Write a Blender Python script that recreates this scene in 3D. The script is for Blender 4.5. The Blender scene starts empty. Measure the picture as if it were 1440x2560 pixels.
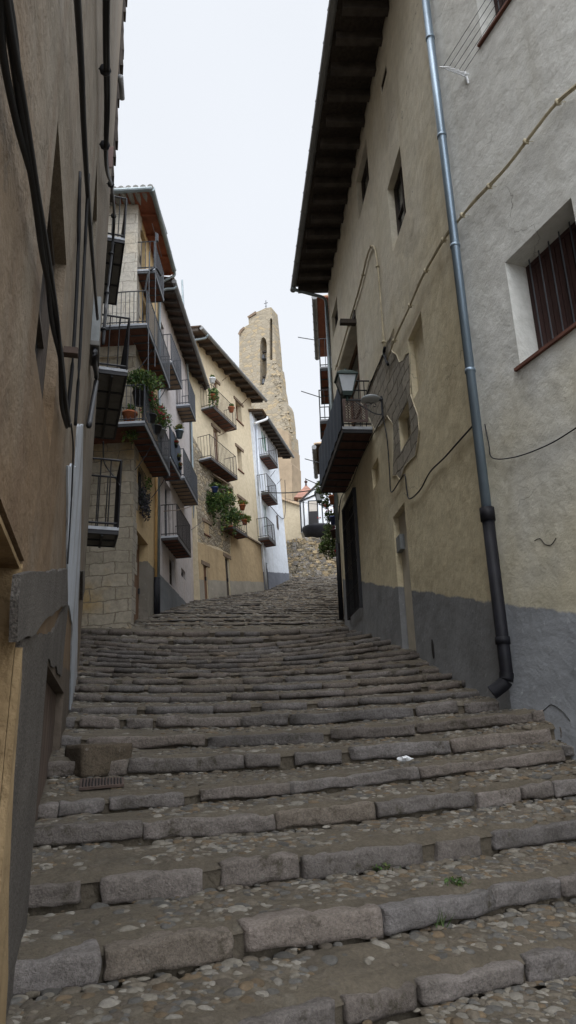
import bpy, bmesh, math, random
import numpy as np
from mathutils import Vector, Matrix, noise as mnoise
random.seed(7); RNG = np.random.RandomState(5)
R = math.radians
C = bpy.context.scene.collection
# ------------------------------------------------------------------ camera, sky, sun, exposure
FPX, PITCH, ROLL = 1743.0, R(18.14), R(1.53)      # focal length in photo pixels (16 mm lens), pitch, roll
FWD = Vector((0, math.cos(PITCH), math.sin(PITCH)))
_r0 = Vector((1, 0, 0)); _u0 = Vector((0, -math.sin(PITCH), math.cos(PITCH)))
RGT = _r0*math.cos(ROLL) - _u0*math.sin(ROLL)
UPV = _u0*math.cos(ROLL) + _r0*math.sin(ROLL)
cam = bpy.data.cameras.new('camera'); camo = bpy.data.objects.new('camera', cam); C.objects.link(camo)
cam.sensor_fit = 'VERTICAL'; cam.sensor_height = 24; cam.lens = 24*FPX/2560; cam.clip_start = 0.05; cam.clip_end = 2000
camo.matrix_world = Matrix(((RGT.x, UPV.x, -FWD.x, 0), (RGT.y, UPV.y, -FWD.y, 0), (RGT.z, UPV.z, -FWD.z, 0), (0, 0, 0, 1)))
sc = bpy.context.scene; sc.camera = camo
w = bpy.data.worlds.new('World'); sc.world = w; w.use_nodes = True
nt = w.node_tree; nt.nodes.clear()
SUN_EL, SUN_ROT = R(62), R(205)
sky = nt.nodes.new('ShaderNodeTexSky'); sky.sky_type = 'NISHITA'; sky.sun_disc = False
sky.sun_elevation = SUN_EL; sky.sun_rotation = SUN_ROT
hsv = nt.nodes.new('ShaderNodeHueSaturation'); hsv.inputs['Saturation'].default_value = 0.35
tc = nt.nodes.new('ShaderNodeTexCoord'); sx = nt.nodes.new('ShaderNodeSeparateXYZ')
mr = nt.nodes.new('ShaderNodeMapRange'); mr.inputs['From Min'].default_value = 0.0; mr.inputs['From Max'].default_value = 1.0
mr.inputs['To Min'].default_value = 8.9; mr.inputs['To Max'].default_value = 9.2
cl = nt.nodes.new('ShaderNodeTexNoise'); cl.inputs['Scale'].default_value = 1.6; cl.inputs['Detail'].default_value = 4
clr = nt.nodes.new('ShaderNodeMapRange'); clr.inputs['To Min'].default_value = 0.92; clr.inputs['To Max'].default_value = 1.06
cm = nt.nodes.new('ShaderNodeMath'); cm.operation = 'MULTIPLY'
cloud = nt.nodes.new('ShaderNodeVectorMath'); cloud.operation = 'SCALE'; cloud.inputs[0].default_value = (0.915, 0.955, 1.02)
mx = nt.nodes.new('ShaderNodeMix'); mx.data_type = 'RGBA'; mx.inputs[0].default_value = 0.93
bg = nt.nodes.new('ShaderNodeBackground'); bg.inputs['Strength'].default_value = 0.10
wo = nt.nodes.new('ShaderNodeOutputWorld')
nt.links.new(sky.outputs[0], hsv.inputs['Color']); nt.links.new(tc.outputs['Generated'], sx.inputs[0])
nt.links.new(tc.outputs['Generated'], cl.inputs['Vector']); nt.links.new(cl.outputs[0], clr.inputs[0])
def wmath(op, a, b):
    x = nt.nodes.new('ShaderNodeMath'); x.operation = op
    for i, q in enumerate((a, b)):
        if isinstance(q, (int, float)): x.inputs[i].default_value = q
        else: nt.links.new(q, x.inputs[i])
    return x.outputs[0]
def wrng(v, a, b, c, d):
    x = nt.nodes.new('ShaderNodeMapRange'); x.interpolation_type = 'SMOOTHSTEP'; nt.links.new(v, x.inputs[0])
    for i, q in enumerate((a, b, c, d)): x.inputs[i+1].default_value = q
    return x.outputs[0]
# thin overcast, even ahead; unseen glow added overhead and behind to light the walls
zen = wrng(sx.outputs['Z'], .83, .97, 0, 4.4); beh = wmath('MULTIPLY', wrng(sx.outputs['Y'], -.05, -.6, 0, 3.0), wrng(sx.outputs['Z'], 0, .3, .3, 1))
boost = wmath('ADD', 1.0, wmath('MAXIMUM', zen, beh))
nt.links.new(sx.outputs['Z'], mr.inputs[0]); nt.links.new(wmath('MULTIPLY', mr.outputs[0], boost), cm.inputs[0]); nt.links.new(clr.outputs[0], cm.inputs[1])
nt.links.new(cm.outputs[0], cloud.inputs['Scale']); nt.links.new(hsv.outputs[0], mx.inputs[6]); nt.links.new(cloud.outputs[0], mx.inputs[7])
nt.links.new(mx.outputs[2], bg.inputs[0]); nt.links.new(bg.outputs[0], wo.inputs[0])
sl = bpy.data.lights.new('sun', 'SUN'); sl.energy = 1.4; sl.angle = R(40); sl.color = (1, 0.97, 0.93)
so = bpy.data.objects.new('sun', sl); C.objects.link(so); so.location = (0, 0, 60)
so.rotation_euler = (R(90)-SUN_EL, 0, R(180)-SUN_ROT)
sc.view_settings.view_transform = 'Standard'; sc.view_settings.look = 'None'; sc.view_settings.exposure = 0.15; sc.view_settings.gamma = 1.0
sc.view_settings.use_curve_mapping = False
# ------------------------------------------------------------------ geometry helpers
def ray(x, y): return RGT*((x-720)/FPX) - UPV*((y-1280)/FPX) + FWD
def atd(x, y, d): v = ray(x, y); return v*(d/v.y)          # the point at ground distance d seen at photo pixel x, y
def proj(q): z = q.dot(FWD); return 720+FPX*q.dot(RGT)/z, 1280-FPX*q.dot(UPV)/z
class Face:
    """a wall plane: u along it (to the right when you face it), v up it, n out of it"""
    def __init__(s, O, h, side, lean=0):
        t = R(h); fw = Vector((math.sin(t), math.cos(t), 0)); rt = Vector((math.cos(t), -math.sin(t), 0))
        if side == 'L': s.N, s.U = rt, fw
        elif side == 'R': s.N, s.U = -rt, -fw
        else: s.N, s.U = -fw, rt                               # 'F': faces the camera side
        a = R(lean); z = Vector((0, 0, 1)); N0 = s.N
        s.V = z*math.cos(a) - N0*math.sin(a); s.N = N0*math.cos(a) + z*math.sin(a); s.O = Vector(O)
    def P(s, u, n, v): return s.O + s.U*u + s.N*n + s.V*v
    def hit(s, x, y, n=0):
        r = ray(x, y); p = r*((s.O.dot(s.N)+n)/r.dot(s.N)); q = p - s.O
        return q.dot(s.U), q.dot(s.V)
    def at(s, x, y, n=0): u, v = s.hit(x, y, n); return s.P(u, n, v)
    def mat(s):
        y = -s.N
        return Matrix(((s.U.x, y.x, s.V.x, s.O.x), (s.U.y, y.y, s.V.y, s.O.y), (s.U.z, y.z, s.V.z, s.O.z), (0, 0, 0, 1)))
WORLD = Face((0, 0, 0), 0, 'F'); WORLD.P = lambda u, n, v: Vector((u, n, v))
class MB:
    def __init__(s, F=None): s.v = []; s.f = []; s.F = F or WORLD; s.c = []
    def add(s, pts, faces, col=None):
        b = len(s.v); s.v += [tuple(p) for p in pts]; s.f += [tuple(b+i for i in f) for f in faces]
        if col is not None: s.c += [col]*len(pts)
    def box(s, u0, u1, n0, n1, v0, v1):
        P = s.F.P; pts = [P(u, n, v) for v in (v0, v1) for n in (n0, n1) for u in (u0, u1)]
        s.add(pts, [(0, 2, 3, 1), (4, 5, 7, 6), (0, 1, 5, 4), (2, 6, 7, 3), (0, 4, 6, 2), (1, 3, 7, 5)])
    def hexa(s, pts8): s.add(pts8, [(0, 2, 3, 1), (4, 5, 7, 6), (0, 1, 5, 4), (2, 6, 7, 3), (0, 4, 6, 2), (1, 3, 7, 5)])
    def prism(s, poly, n0, n1):
        P = s.F.P; k = len(poly)
        pts = [P(u, n0, v) for u, v in poly] + [P(u, n1, v) for u, v in poly]
        s.add(pts, [tuple(range(k)), tuple(range(2*k-1, k-1, -1))] + [(i, (i+1) % k, k+(i+1) % k, k+i) for i in range(k)])
    def quad(s, a, b, c, d): s.add([a, b, c, d], [(0, 1, 2, 3)])
    def tube(s, pts, r, seg=6, caps=True):
        pts = [Vector(p) for p in pts]; rr = r if isinstance(r, (list, tuple)) else [r]*len(pts); rings = []
        for i, p in enumerate(pts):
            d = (pts[min(i+1, len(pts)-1)] - pts[max(i-1, 0)]).normalized()
            a = Vector((0, 0, 1)) if abs(d.z) < .9 else Vector((1, 0, 0))
            e = d.cross(a).normalized(); g = d.cross(e)
            rings.append([p + (e*math.cos(t*2*math.pi/seg) + g*math.sin(t*2*math.pi/seg))*rr[i] for t in range(seg)])
        fs = [(i*seg+j, i*seg+(j+1) % seg, (i+1)*seg+(j+1) % seg, (i+1)*seg+j) for i in range(len(pts)-1) for j in range(seg)]
        if caps: fs += [tuple(range(seg-1, -1, -1)), tuple((len(pts)-1)*seg+j for j in range(seg))]
        s.add([q for g in rings for q in g], fs)
    def lathe(s, base, prof, seg=12):
        pts = [base + Vector((r*math.cos(2*math.pi*j/seg), r*math.sin(2*math.pi*j/seg), z)) for r, z in prof for j in range(seg)]
        fs = [(i*seg+j, i*seg+(j+1) % seg, (i+1)*seg+(j+1) % seg, (i+1)*seg+j) for i in range(len(prof)-1) for j in range(seg)]
        fs += [tuple(range(seg-1, -1, -1)), tuple((len(prof)-1)*seg+j for j in range(seg))]
        s.add(pts, fs)
    def build(s, name, m, parent=None, smooth=False):
        V = np.array(s.v, dtype=float).reshape(-1, 3)
        me = bpy.data.meshes.new(name)
        if parent is None:
            o0 = Vector(((V[:, 0].min()+V[:, 0].max())/2, (V[:, 1].min()+V[:, 1].max())/2, V[:, 2].min()))
            L = V - np.array(o0)
        else:
            top = parent
            while top.parent: top = top.parent
            M = np.array(top.matrix_basis.inverted()); L = V @ M[:3, :3].T + M[:3, 3]
        me.from_pydata([tuple(p) for p in L], [], s.f); me.materials.append(m); me.update()
        if s.c:
            a = me.color_attributes.new('Col', 'FLOAT_COLOR', 'POINT')
            a.data.foreach_set('color', np.array([(*c, 1) for c in s.c], dtype=np.float32).ravel())
        if smooth: me.polygons.foreach_set('use_smooth', [True]*len(me.polygons))
        o = bpy.data.objects.new(name, me); C.objects.link(o)
        if parent is None: o.location = o0
        else: o.parent = parent
        return o
def tag(o, label=None, cat=None, group=None, kind=None):
    if label: o['label'] = label
    if cat: o['category'] = cat
    if group: o['group'] = group
    if kind: o['kind'] = kind
    return o
def thing(name, where, label, cat, group=None):
    o = bpy.data.objects.new(name, None); C.objects.link(o)
    if isinstance(where, Face): o.matrix_world = where.mat()
    else: o.matrix_world = Matrix.Translation(Vector(where))
    o.empty_display_size = 0.2
    return tag(o, label, cat, group)
# ------------------------------------------------------------------ materials
def newmat(name, rough=.9, spec=.3, metal=0):
    m = bpy.data.materials.new(name); m.use_nodes = True; t = m.node_tree; b = t.nodes['Principled BSDF']
    b.inputs['Roughness'].default_value = rough; b.inputs['Specular IOR Level'].default_value = spec; b.inputs['Metallic'].default_value = metal
    return m, t, b
class NT:
    def __init__(s, t): s.t = t
    def n(s, k, **kw):
        x = s.t.nodes.new(k)
        for a, v in kw.items(): setattr(x, a, v)
        return x
    def l(s, a, b): s.t.links.new(a, b)
    def coord(s, scale=(1, 1, 1), rot=(0, 0, 0)):
        c = s.n('ShaderNodeTexCoord'); m = s.n('ShaderNodeMapping'); m.inputs['Scale'].default_value = scale; m.inputs['Rotation'].default_value = rot
        s.l(c.outputs['Object'], m.inputs[0]); return m.outputs[0]
    def noise(s, vec, scale, detail=5, rough=.55):
        x = s.n('ShaderNodeTexNoise'); x.inputs['Scale'].default_value = scale; x.inputs['Detail'].default_value = detail; x.inputs['Roughness'].default_value = rough
        s.l(vec, x.inputs['Vector']); return x.outputs[0]
    def rng(s, v, a, b, c=0, d=1):
        x = s.n('ShaderNodeMapRange'); s.l(v, x.inputs[0])
        for i, q in enumerate((a, b, c, d)): x.inputs[i+1].default_value = q
        return x.outputs[0]
    def math(s, op, a, b):
        x = s.n('ShaderNodeMath'); x.operation = op
        for i, q in enumerate((a, b)):
            if isinstance(q, (int, float)): x.inputs[i].default_value = q
            else: s.l(q, x.inputs[i])
        return x.outputs[0]
    def mix(s, f, a, b, mode='MIX'):
        x = s.n('ShaderNodeMix'); x.data_type = 'RGBA'; x.blend_type = mode
        for i, q in ((0, f), (6, a), (7, b)):
            if isinstance(q, (int, float)): x.inputs[i].default_value = q
            elif isinstance(q, tuple): x.inputs[i].default_value = (*q, 1)
            else: s.l(q, x.inputs[i])
        return x.outputs[2]
    def bump(s, bsdf, h, strength=.4, dist=.02, prev=None):
        x = s.n('ShaderNodeBump'); x.inputs['Strength'].default_value = strength; x.inputs['Distance'].default_value = dist
        s.l(h, x.inputs['Height'])
        if prev: s.l(prev, x.inputs['Normal'])
        s.l(x.outputs[0], bsdf.inputs['Normal']); return x.outputs[0]
def plaster(name, c1, c2, c3=None, dado=None, low=None, rough=.92, grain=1.0, streak=.25):
    """c1/c2 patchy colours, c3 stain colour, dado=(colour, a, b): paint below v = a + b*u; low=(colour, v0, v1) tone that fades in downwards"""
    m, t, b = newmat(name, rough, .2); N = NT(t); co = N.coord()
    a = N.noise(co, .45, 6, .6); col = N.mix(N.rng(a, .36, .64), c1, c2)
    sep = N.n('ShaderNodeSeparateXYZ'); N.l(co, sep.inputs[0])
    if low:
        f = N.rng(N.math('ADD', sep.outputs['Z'], N.rng(N.noise(co, .6, 4), .3, .7, -1.6, 1.6)), low[2], low[1])
        col = N.mix(f, col, low[0])
    if c3:
        s_ = N.noise(N.coord((1.6, 1.6, .22)), 1.3, 5, .65); col = N.mix(N.math('MULTIPLY', N.rng(s_, .5, .72), streak*3), col, c3)
    f2 = N.noise(co, 5.5, 6, .7); col = N.mix(1.0, col, N.mix(N.rng(f2, .3, .7), (.83, .83, .82), (1.1, 1.1, 1.1)), 'MULTIPLY')
    pt = N.rng(N.noise(co, .75, 3, .4), .60, .625); col = N.mix(N.math('MULTIPLY', pt, .35), col, N.mix(1.0, col, (.78, .77, .76), 'MULTIPLY'))
    cv = N.n('ShaderNodeTexVoronoi'); cv.feature = 'DISTANCE_TO_EDGE'; cv.inputs['Scale'].default_value = .45
    wv = N.n('ShaderNodeTexNoise'); wv.inputs['Scale'].default_value = 1.8; wv.inputs['Detail'].default_value = 6; N.l(co, wv.inputs['Vector'])
    wa = N.n('ShaderNodeVectorMath'); wa.operation = 'MULTIPLY_ADD'; N.l(wv.outputs['Color'], wa.inputs[0]); wa.inputs[1].default_value = (.9, .9, .9); N.l(co, wa.inputs[2]); N.l(wa.outputs[0], cv.inputs['Vector'])
    ck = N.math('MULTIPLY', N.rng(cv.outputs[0], .0035, .001), N.rng(N.noise(co, .5, 2), .5, .6)); col = N.mix(N.math('MULTIPLY', ck, .55), col, (.09, .08, .065))
    dr_ = N.math('MULTIPLY', N.rng(N.noise(N.coord((3.2, 3.2, .16)), 1.6, 4, .6), .55, .75), N.rng(N.noise(co, .35, 3), .42, .6)); col = N.mix(N.math('MULTIPLY', dr_, .3), col, N.mix(1.0, col, (.55, .52, .47), 'MULTIPLY'))
    if dado:
        lim = N.math('SUBTRACT', N.math('SUBTRACT', sep.outputs['Z'], N.math('MULTIPLY', sep.outputs['X'], dado[2])), dado[1])
        lim0 = lim; lim = N.math('ADD', N.math('ADD', lim, N.rng(N.noise(co, 2.2, 6, .7), .2, .8, -.05, .05)), N.math('MULTIPLY', N.rng(N.noise(co, 9, 4, .7), .6, .75), .05))
        dc = N.mix(N.rng(N.noise(co, .9, 6, .65), .35, .65), dado[0], tuple(x*.68 for x in dado[0]))
        dc = N.mix(N.rng(N.noise(co, 9, 4), .62, .72), dc, tuple(x*1.25 for x in dado[0]))
        salt = N.math('MULTIPLY', N.rng(N.noise(co, 1.7, 6, .7), .42, .62), N.rng(lim0, -.7, -1.6)); dc = N.mix(N.math('MULTIPLY', salt, .6), dc, tuple(x*1.9 for x in dado[0]))
        dirt = N.math('MULTIPLY', N.rng(N.noise(co, 3.5, 5, .7), .45, .6), N.rng(lim0, -.9, -1.9)); dc = N.mix(N.math('MULTIPLY', dirt, .55), dc, (.07, .058, .042))
        col = N.mix(N.rng(lim, -.012, .012), dc, col)
    N.l(col, b.inputs['Base Color'])
    h1 = N.bump(b, N.noise(co, 2.2, 5), .35*grain, .10)
    N.bump(b, N.noise(co, 38, 4, .7), .35*grain, .012, h1)
    return m
def rubble(name, cols, scale=2.6, mortar=(.30, .27, .22), stretch=1.9, bump=.8):
    m, t, b = newmat(name, .93, .2); N = NT(t)
    co0 = N.coord((1, 1, stretch)); wn = N.n('ShaderNodeTexNoise'); wn.inputs['Scale'].default_value = 2.2; N.l(co0, wn.inputs['Vector'])
    va = N.n('ShaderNodeVectorMath'); va.operation = 'MULTIPLY_ADD'; N.l(wn.outputs['Color'], va.inputs[0]); va.inputs[1].default_value = (.28, .28, .28); N.l(co0, va.inputs[2]); co = va.outputs[0]
    v = N.n('ShaderNodeTexVoronoi'); v.inputs['Scale'].default_value = scale; N.l(co, v.inputs['Vector'])
    e = N.n('ShaderNodeTexVoronoi'); e.feature = 'DISTANCE_TO_EDGE'; e.inputs['Scale'].default_value = scale; N.l(co, e.inputs['Vector'])
    sp = N.n('ShaderNodeSeparateColor'); N.l(v.outputs['Color'], sp.inputs[0])
    col = N.mix(N.rng(sp.outputs[0], .1, .9), cols[0], cols[1]); col = N.mix(N.rng(sp.outputs[1], .55, .9), col, cols[2])
    col = N.mix(1.0, col, N.mix(N.rng(N.noise(co0, 12, 5, .7), .3, .7), (.7, .7, .7), (1.2, 1.2, 1.2)), 'MULTIPLY')
    ed = N.rng(e.outputs[0], .02, .09); col = N.mix(ed, mortar, col); N.l(col, b.inputs['Base Color'])
    h = N.bump(b, ed, bump, .05); N.bump(b, N.noise(co0, 20, 5, .7), .5, .02, h); return m
def ashlar(name, c1, c2, c3, mortar, bw=.62, bh=.30, bump=.7):
    m, t, b = newmat(name, .92, .2); N = NT(t); co = N.coord(); sp = N.n('ShaderNodeSeparateXYZ'); N.l(co, sp.inputs[0])
    wob = N.rng(N.noise(co, 1.3, 5, .6), 0, 1, -.13, .13)
    cb = N.n('ShaderNodeCombineXYZ'); N.l(N.math('ADD', N.math('ADD', sp.outputs['X'], sp.outputs['Y']), wob), cb.inputs[0]); N.l(N.math('ADD', sp.outputs['Z'], wob), cb.inputs[1])
    br = N.n('ShaderNodeTexBrick'); N.l(cb.outputs[0], br.inputs['Vector']); br.inputs['Scale'].default_value = 1
    br.inputs['Brick Width'].default_value = bw; br.inputs['Row Height'].default_value = bh; br.inputs['Mortar Size'].default_value = .014; br.inputs['Mortar Smooth'].default_value = .5; br.inputs['Bias'].default_value = 0
    br.inputs['Color1'].default_value = (*c1, 1); br.inputs['Color2'].default_value = (*c2, 1); br.inputs['Mortar'].default_value = (*mortar, 1)
    col = N.mix(N.rng(N.noise(co, .8, 5), .5, .68), br.outputs['Color'], c3)
    col = N.mix(br.outputs['Fac'], col, mortar)
    col = N.mix(1.0, col, N.mix(N.rng(N.noise(co, 9, 5, .7), .3, .7), (.75, .75, .75), (1.15, 1.15, 1.15)), 'MULTIPLY'); N.l(col, b.inputs['Base Color'])
    h = N.bump(b, N.math('SUBTRACT', 1.0, br.outputs['Fac']), bump, .03); N.bump(b, N.noise(co, 14, 5, .7), .5, .03, h); return m
def simple(name, c, rough=.7, metal=0, var=.15, sc_=8, bump=.1, spec=.4, stretch=(1, 1, 1)):
    m, t, b = newmat(name, rough, spec, metal); N = NT(t); co = N.coord(stretch)
    N.l(N.mix(N.rng(N.noise(co, sc_, 5, .65), .3, .7), tuple(x*(1-var) for x in c), tuple(min(1, x*(1+var)) for x in c)), b.inputs['Base Color'])
    if bump: N.bump(b, N.noise(co, sc_*4, 4, .7), bump, .01)
    return m
def granite(name, c, c2=None):
    m, t, b = newmat(name, .9, .25); N = NT(t); co = N.coord()
    col = N.mix(N.rng(N.noise(co, 1.8, 5), .35, .65), c, c2 or tuple(x*.7 for x in c))
    sp = N.noise(co, 70, 3, .8); col = N.mix(1.0, col, N.mix(N.rng(sp, .35, .65), (.55, .55, .55), (1.5, 1.5, 1.5)), 'MULTIPLY')
    N.l(col, b.inputs['Base Color']); h = N.bump(b, N.noise(co, 16, 6, .8), .9, .05); N.bump(b, sp, .8, .02, h); return m
def attrmat(name, rough=.85, noise_amt=.3, sc_=30, spec=.3, transl=0):
    m, t, b = newmat(name, rough, spec); N = NT(t); a = N.n('ShaderNodeAttribute'); a.attribute_name = 'Col'; co = N.coord()
    col = N.mix(1.0, a.outputs['Color'], N.mix(N.rng(N.noise(co, sc_, 5, .7), .3, .7), (1-noise_amt,)*3, (1+noise_amt,)*3), 'MULTIPLY')
    N.l(col, b.inputs['Base Color'])
    if not transl: N.bump(b, N.noise(co, sc_*1.6, 4, .7), .5, .01)
    else:
        tr = N.n('ShaderNodeBsdfTranslucent'); N.l(col, tr.inputs['Color']); ms = N.n('ShaderNodeMixShader'); ms.inputs[0].default_value = transl
        out = t.nodes['Material Output']; N.l(b.outputs[0], ms.inputs[1]); N.l(tr.outputs[0], ms.inputs[2]); N.l(ms.outputs[0], out.inputs[0])
    return m
M = {}
M['L1'] = plaster('brown_render', (.20, .165, .125), (.22, .192, .155), (.14, .09, .055), grain=2.2, low=((.165, .114, .07), 1.8, 3.6), dado=((.125, .10, .078), 1.45, .06), streak=.22)
M['yellow_reveal'] = plaster('yellow_rough_render', (.31, .225, .125), (.26, .185, .10), (.15, .095, .045), grain=2.2)
M['granite'] = granite('granite', (.165, .148, .130)); M['kerb'] = granite('kerb_stone', (.155, .135, .118), (.105, .092, .078))
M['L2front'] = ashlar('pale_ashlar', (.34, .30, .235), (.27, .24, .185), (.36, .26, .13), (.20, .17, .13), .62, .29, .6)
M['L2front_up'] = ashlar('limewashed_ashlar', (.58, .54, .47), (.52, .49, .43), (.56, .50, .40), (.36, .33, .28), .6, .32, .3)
M['L2'] = plaster('ochre_render', (.50, .37, .20), (.44, .33, .19), (.38, .26, .14), dado=((.20, .18, .15), 1.95, 0), streak=.15)
M['quoin'] = ashlar('quoin_stone', (.34, .31, .26), (.26, .23, .19), (.38, .33, .25), (.2, .17, .13), .5, .34)
M['L3'] = plaster('lilac_white_render', (.50, .46, .45), (.44, .41, .41), (.40, .33, .27), dado=((.165, .175, .185), 1.15, -.02), streak=.15)
M['L4'] = plaster('cream_render', (.60, .515, .37), (.57, .485, .345), (.46, .36, .23), streak=.12)
M['L4low'] = plaster('sandy_render', (.45, .34, .205), (.39, .295, .175), (.28, .21, .13), dado=((.33, .30, .25), .75, .185), streak=.2)
M['L4rub'] = rubble('brown_rubble', ((.40, .35, .27), (.22, .19, .145), (.42, .34, .22)), 4.2, (.28, .23, .165), 1.7, 1.0)
M['L5'] = plaster('white_limewash', (.66, .70, .76), (.60, .64, .70), (.50, .50, .48), dado=((.17, .18, .21), .85, .205), streak=.1)
M['R1'] = plaster('grey_lime_render', (.61, .61, .58), (.56, .56, .535), (.42, .40, .33), dado=((.29, .305, .325), .93, -.29), low=((.50, .46, .35), 1.0, 3.5), grain=1.1, streak=.1)
M['R2'] = plaster('ochre_lime_render', (.68, .64, .545), (.63, .59, .48), (.44, .36, .23), dado=((.265, .272, .28), 1.09, -.253), low=((.65, .575, .40), 1.5, 5.5), grain=1.0, streak=.12)
M['tower'] = rubble('church_stone', ((.33, .285, .215), (.25, .22, .17), (.36, .285, .18)), 1.7, (.25, .215, .16), 2.0, .5)
M['tower2'] = simple('church_smooth_stone', (.28, .215, .145), .9, var=.2, sc_=1)
M['rub'] = rubble('field_stone', ((.40, .35, .26), (.22, .19, .145), (.48, .40, .26)), 2.1, (.09, .075, .055), 1.9, 1.0)
M['exposed'] = ashlar('exposed_masonry', (.36, .33, .275), (.26, .24, .20), (.33, .295, .235), (.15, .13, .10), .46, .21, 1.0)
M['beige'] = plaster('dull_beige_render', (.42, .36, .26), (.37, .31, .22), (.30, .25, .17))
M['white'] = simple('white_paint', (.74, .76, .78), .7, var=.05); M['cream'] = simple('cream_paint', (.45, .41, .33), .8, var=.12, sc_=4)
M['iron'] = simple('black_iron', (.022, .022, .025), .55, .3); M['greyiron'] = simple('grey_iron', (.07, .075, .085), .55, .3)
M['rail_far'] = simple('weathered_iron', (.05, .045, .045), .6, .2)
M['zinc'] = simple('zinc_gutter', (.20, .235, .25), .5, .5, var=.18, sc_=3); M['dzinc'] = simple('dull_zinc', (.19, .195, .20), .6, .3, sc_=3)
M['galv'] = simple('galvanised_pipe', (.20, .26, .32), .42, .6, var=.15, sc_=5, stretch=(1, 1, .3))
M['blackpipe'] = simple('black_pipe', (.008, .008, .011), .6, var=.5, sc_=4, spec=.2); M['cable'] = simple('black_cable', (.012, .013, .016), .55)
M['bcable'] = simple('beige_cable', (.42, .37, .26), .7, var=.25); M['whitepipe'] = simple('white_pvc', (.50, .53, .57), .55, var=.2, sc_=2.5)
M['copper'] = simple('ochre_pipe', (.42, .26, .10), .6)
M['dwood'] = simple('dark_wood', (.045, .035, .028), .8, var=.4, sc_=3, bump=.4, stretch=(6, 6, .4)); M['rafter'] = simple('sooty_rafter', (.06, .05, .043), .9, var=.4, sc_=4, bump=.3)
M['board'] = simple('eave_board', (.075, .05, .036), .9, var=.35, sc_=2, bump=.2, stretch=(1, 4, 1)); M['redboard'] = simple('red_eave_board', (.20, .065, .035), .8, var=.3, sc_=4)
M['bwood'] = simple('brown_wood', (.15, .082, .045), .75, var=.3, sc_=4, bump=.3, stretch=(6, 6, .5)); M['lintel'] = simple('weathered_lintel', (.16, .115, .08), .9, var=.35, sc_=6, bump=.4)
M['redwood'] = simple('oxblood_wood', (.040, .017, .015), .7, var=.35, sc_=3, bump=.3, stretch=(8, 8, .5))
M['tile'] = simple('terracotta_soffit_tile', (.125, .052, .036), .85, var=.4, sc_=3.5, bump=.2); M['ptile'] = simple('buff_soffit_tile', (.26, .19, .13), .85, var=.3, sc_=3.5)
M['slab'] = simple('pale_slab_edge', (.42, .44, .48), .8, var=.2); M['concrete'] = simple('grey_slab', (.16, .155, .145), .9, var=.2)
M['roof'] = simple('barrel_tile', (.40, .30, .20), .9, var=.4, sc_=3, bump=.3); M['dark'] = simple('dark_interior', (.012, .011, .011), .6)
M['glass'] = simple('window_glass', (.035, .04, .045), .12, spec=.6, bump=0); M['frost'] = simple('frosted_glass', (.52, .56, .60), .35, bump=0, var=.08)
M['green'] = simple('green_shutter', (.035, .13, .09), .7, sc_=5); M['teal'] = simple('teal_door', (.03, .11, .11), .6); M['lampgreen'] = simple('lamp_green', (.03, .05, .045), .5, .2)
M['blind'] = simple('pale_blind', (.42, .38, .33), .8, sc_=4); M['fabric'] = simple('slate_cloth', (.055, .07, .095), .9, var=.15, sc_=6)
M['terra'] = simple('terracotta_pot', (.34, .115, .05), .85); M['blackpot'] = simple('black_pot', (.02, .02, .022), .5); M['blue'] = simple('blue_glaze', (.03, .05, .16), .3)
M['lattice'] = simple('brown_lattice', (.11, .075, .065), .7); M['leaf'] = attrmat('leaves', .6, .25, 12, .35, .25); M['petal'] = attrmat('petals', .6, .15, 12, .3, .3)
M['stem'] = simple('stem', (.09, .07, .04), .8); M['rust'] = simple('rusty_iron', (.055, .036, .028), .8, var=.4); M['greybox'] = simple('grey_plastic', (.20, .215, .22), .5)
M['dulltile'] = simple('lichened_tile', (.20, .20, .19), .9, var=.3, sc_=3); M['earth'] = simple('hill_ground', (.12, .10, .07), .95, sc_=.5)
# street surface: mud and set stones
def street_mat():
    m, t, b = newmat('cobbled_mud', .88, .3); N = NT(t); co = N.coord()
    wn = N.n('ShaderNodeTexNoise'); wn.inputs['Scale'].default_value = 5; N.l(co, wn.inputs['Vector'])
    va = N.n('ShaderNodeVectorMath'); va.operation = 'MULTIPLY_ADD'; N.l(wn.outputs['Color'], va.inputs[0]); va.inputs[1].default_value = (.08, .08, .08); N.l(co, va.inputs[2])
    v = N.n('ShaderNodeTexVoronoi'); v.inputs['Scale'].default_value = 10; N.l(va.outputs[0], v.inputs['Vector'])
    e = N.n('ShaderNodeTexVoronoi'); e.feature = 'DISTANCE_TO_EDGE'; e.inputs['Scale'].default_value = 10; N.l(va.outputs[0], e.inputs['Vector'])
    sp = N.n('ShaderNodeSeparateColor'); N.l(v.outputs['Color'], sp.inputs[0])
    st = N.mix(sp.outputs[0], (.066, .053, .039), (.11, .094, .073)); st = N.mix(N.rng(sp.outputs[1], .75, .95), st, (.14, .125, .10))
    mud = N.mix(N.rng(N.noise(co, 3, 6, .7), .35, .65), (.066, .055, .040), (.10, .083, .060))
    big = N.rng(N.noise(co, 1.1, 4), .42, .58); ed = N.math('MULTIPLY', N.rng(e.outputs[0], .03, .25), N.rng(sp.outputs[2], .25, .4))
    col = N.mix(N.math('MULTIPLY', ed, N.rng(big, 0, 1, .15, .6)), mud, st)
    col = N.mix(1.0, col, N.mix(N.rng(N.noise(co, 45, 4, .8), .3, .7), (.7, .7, .7), (1.3, 1.3, 1.3)), 'MULTIPLY'); N.l(col, b.inputs['Base Color'])
    h = N.bump(b, ed, .35, .02); h = N.bump(b, N.noise(co, 14, 5, .7), .6, .03, h); N.bump(b, N.noise(co, 60, 4, .7), .6, .01, h); return m
M['street'] = street_mat(); M['cobble'] = attrmat('cobble', .85, .3, 40, .3)
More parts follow.
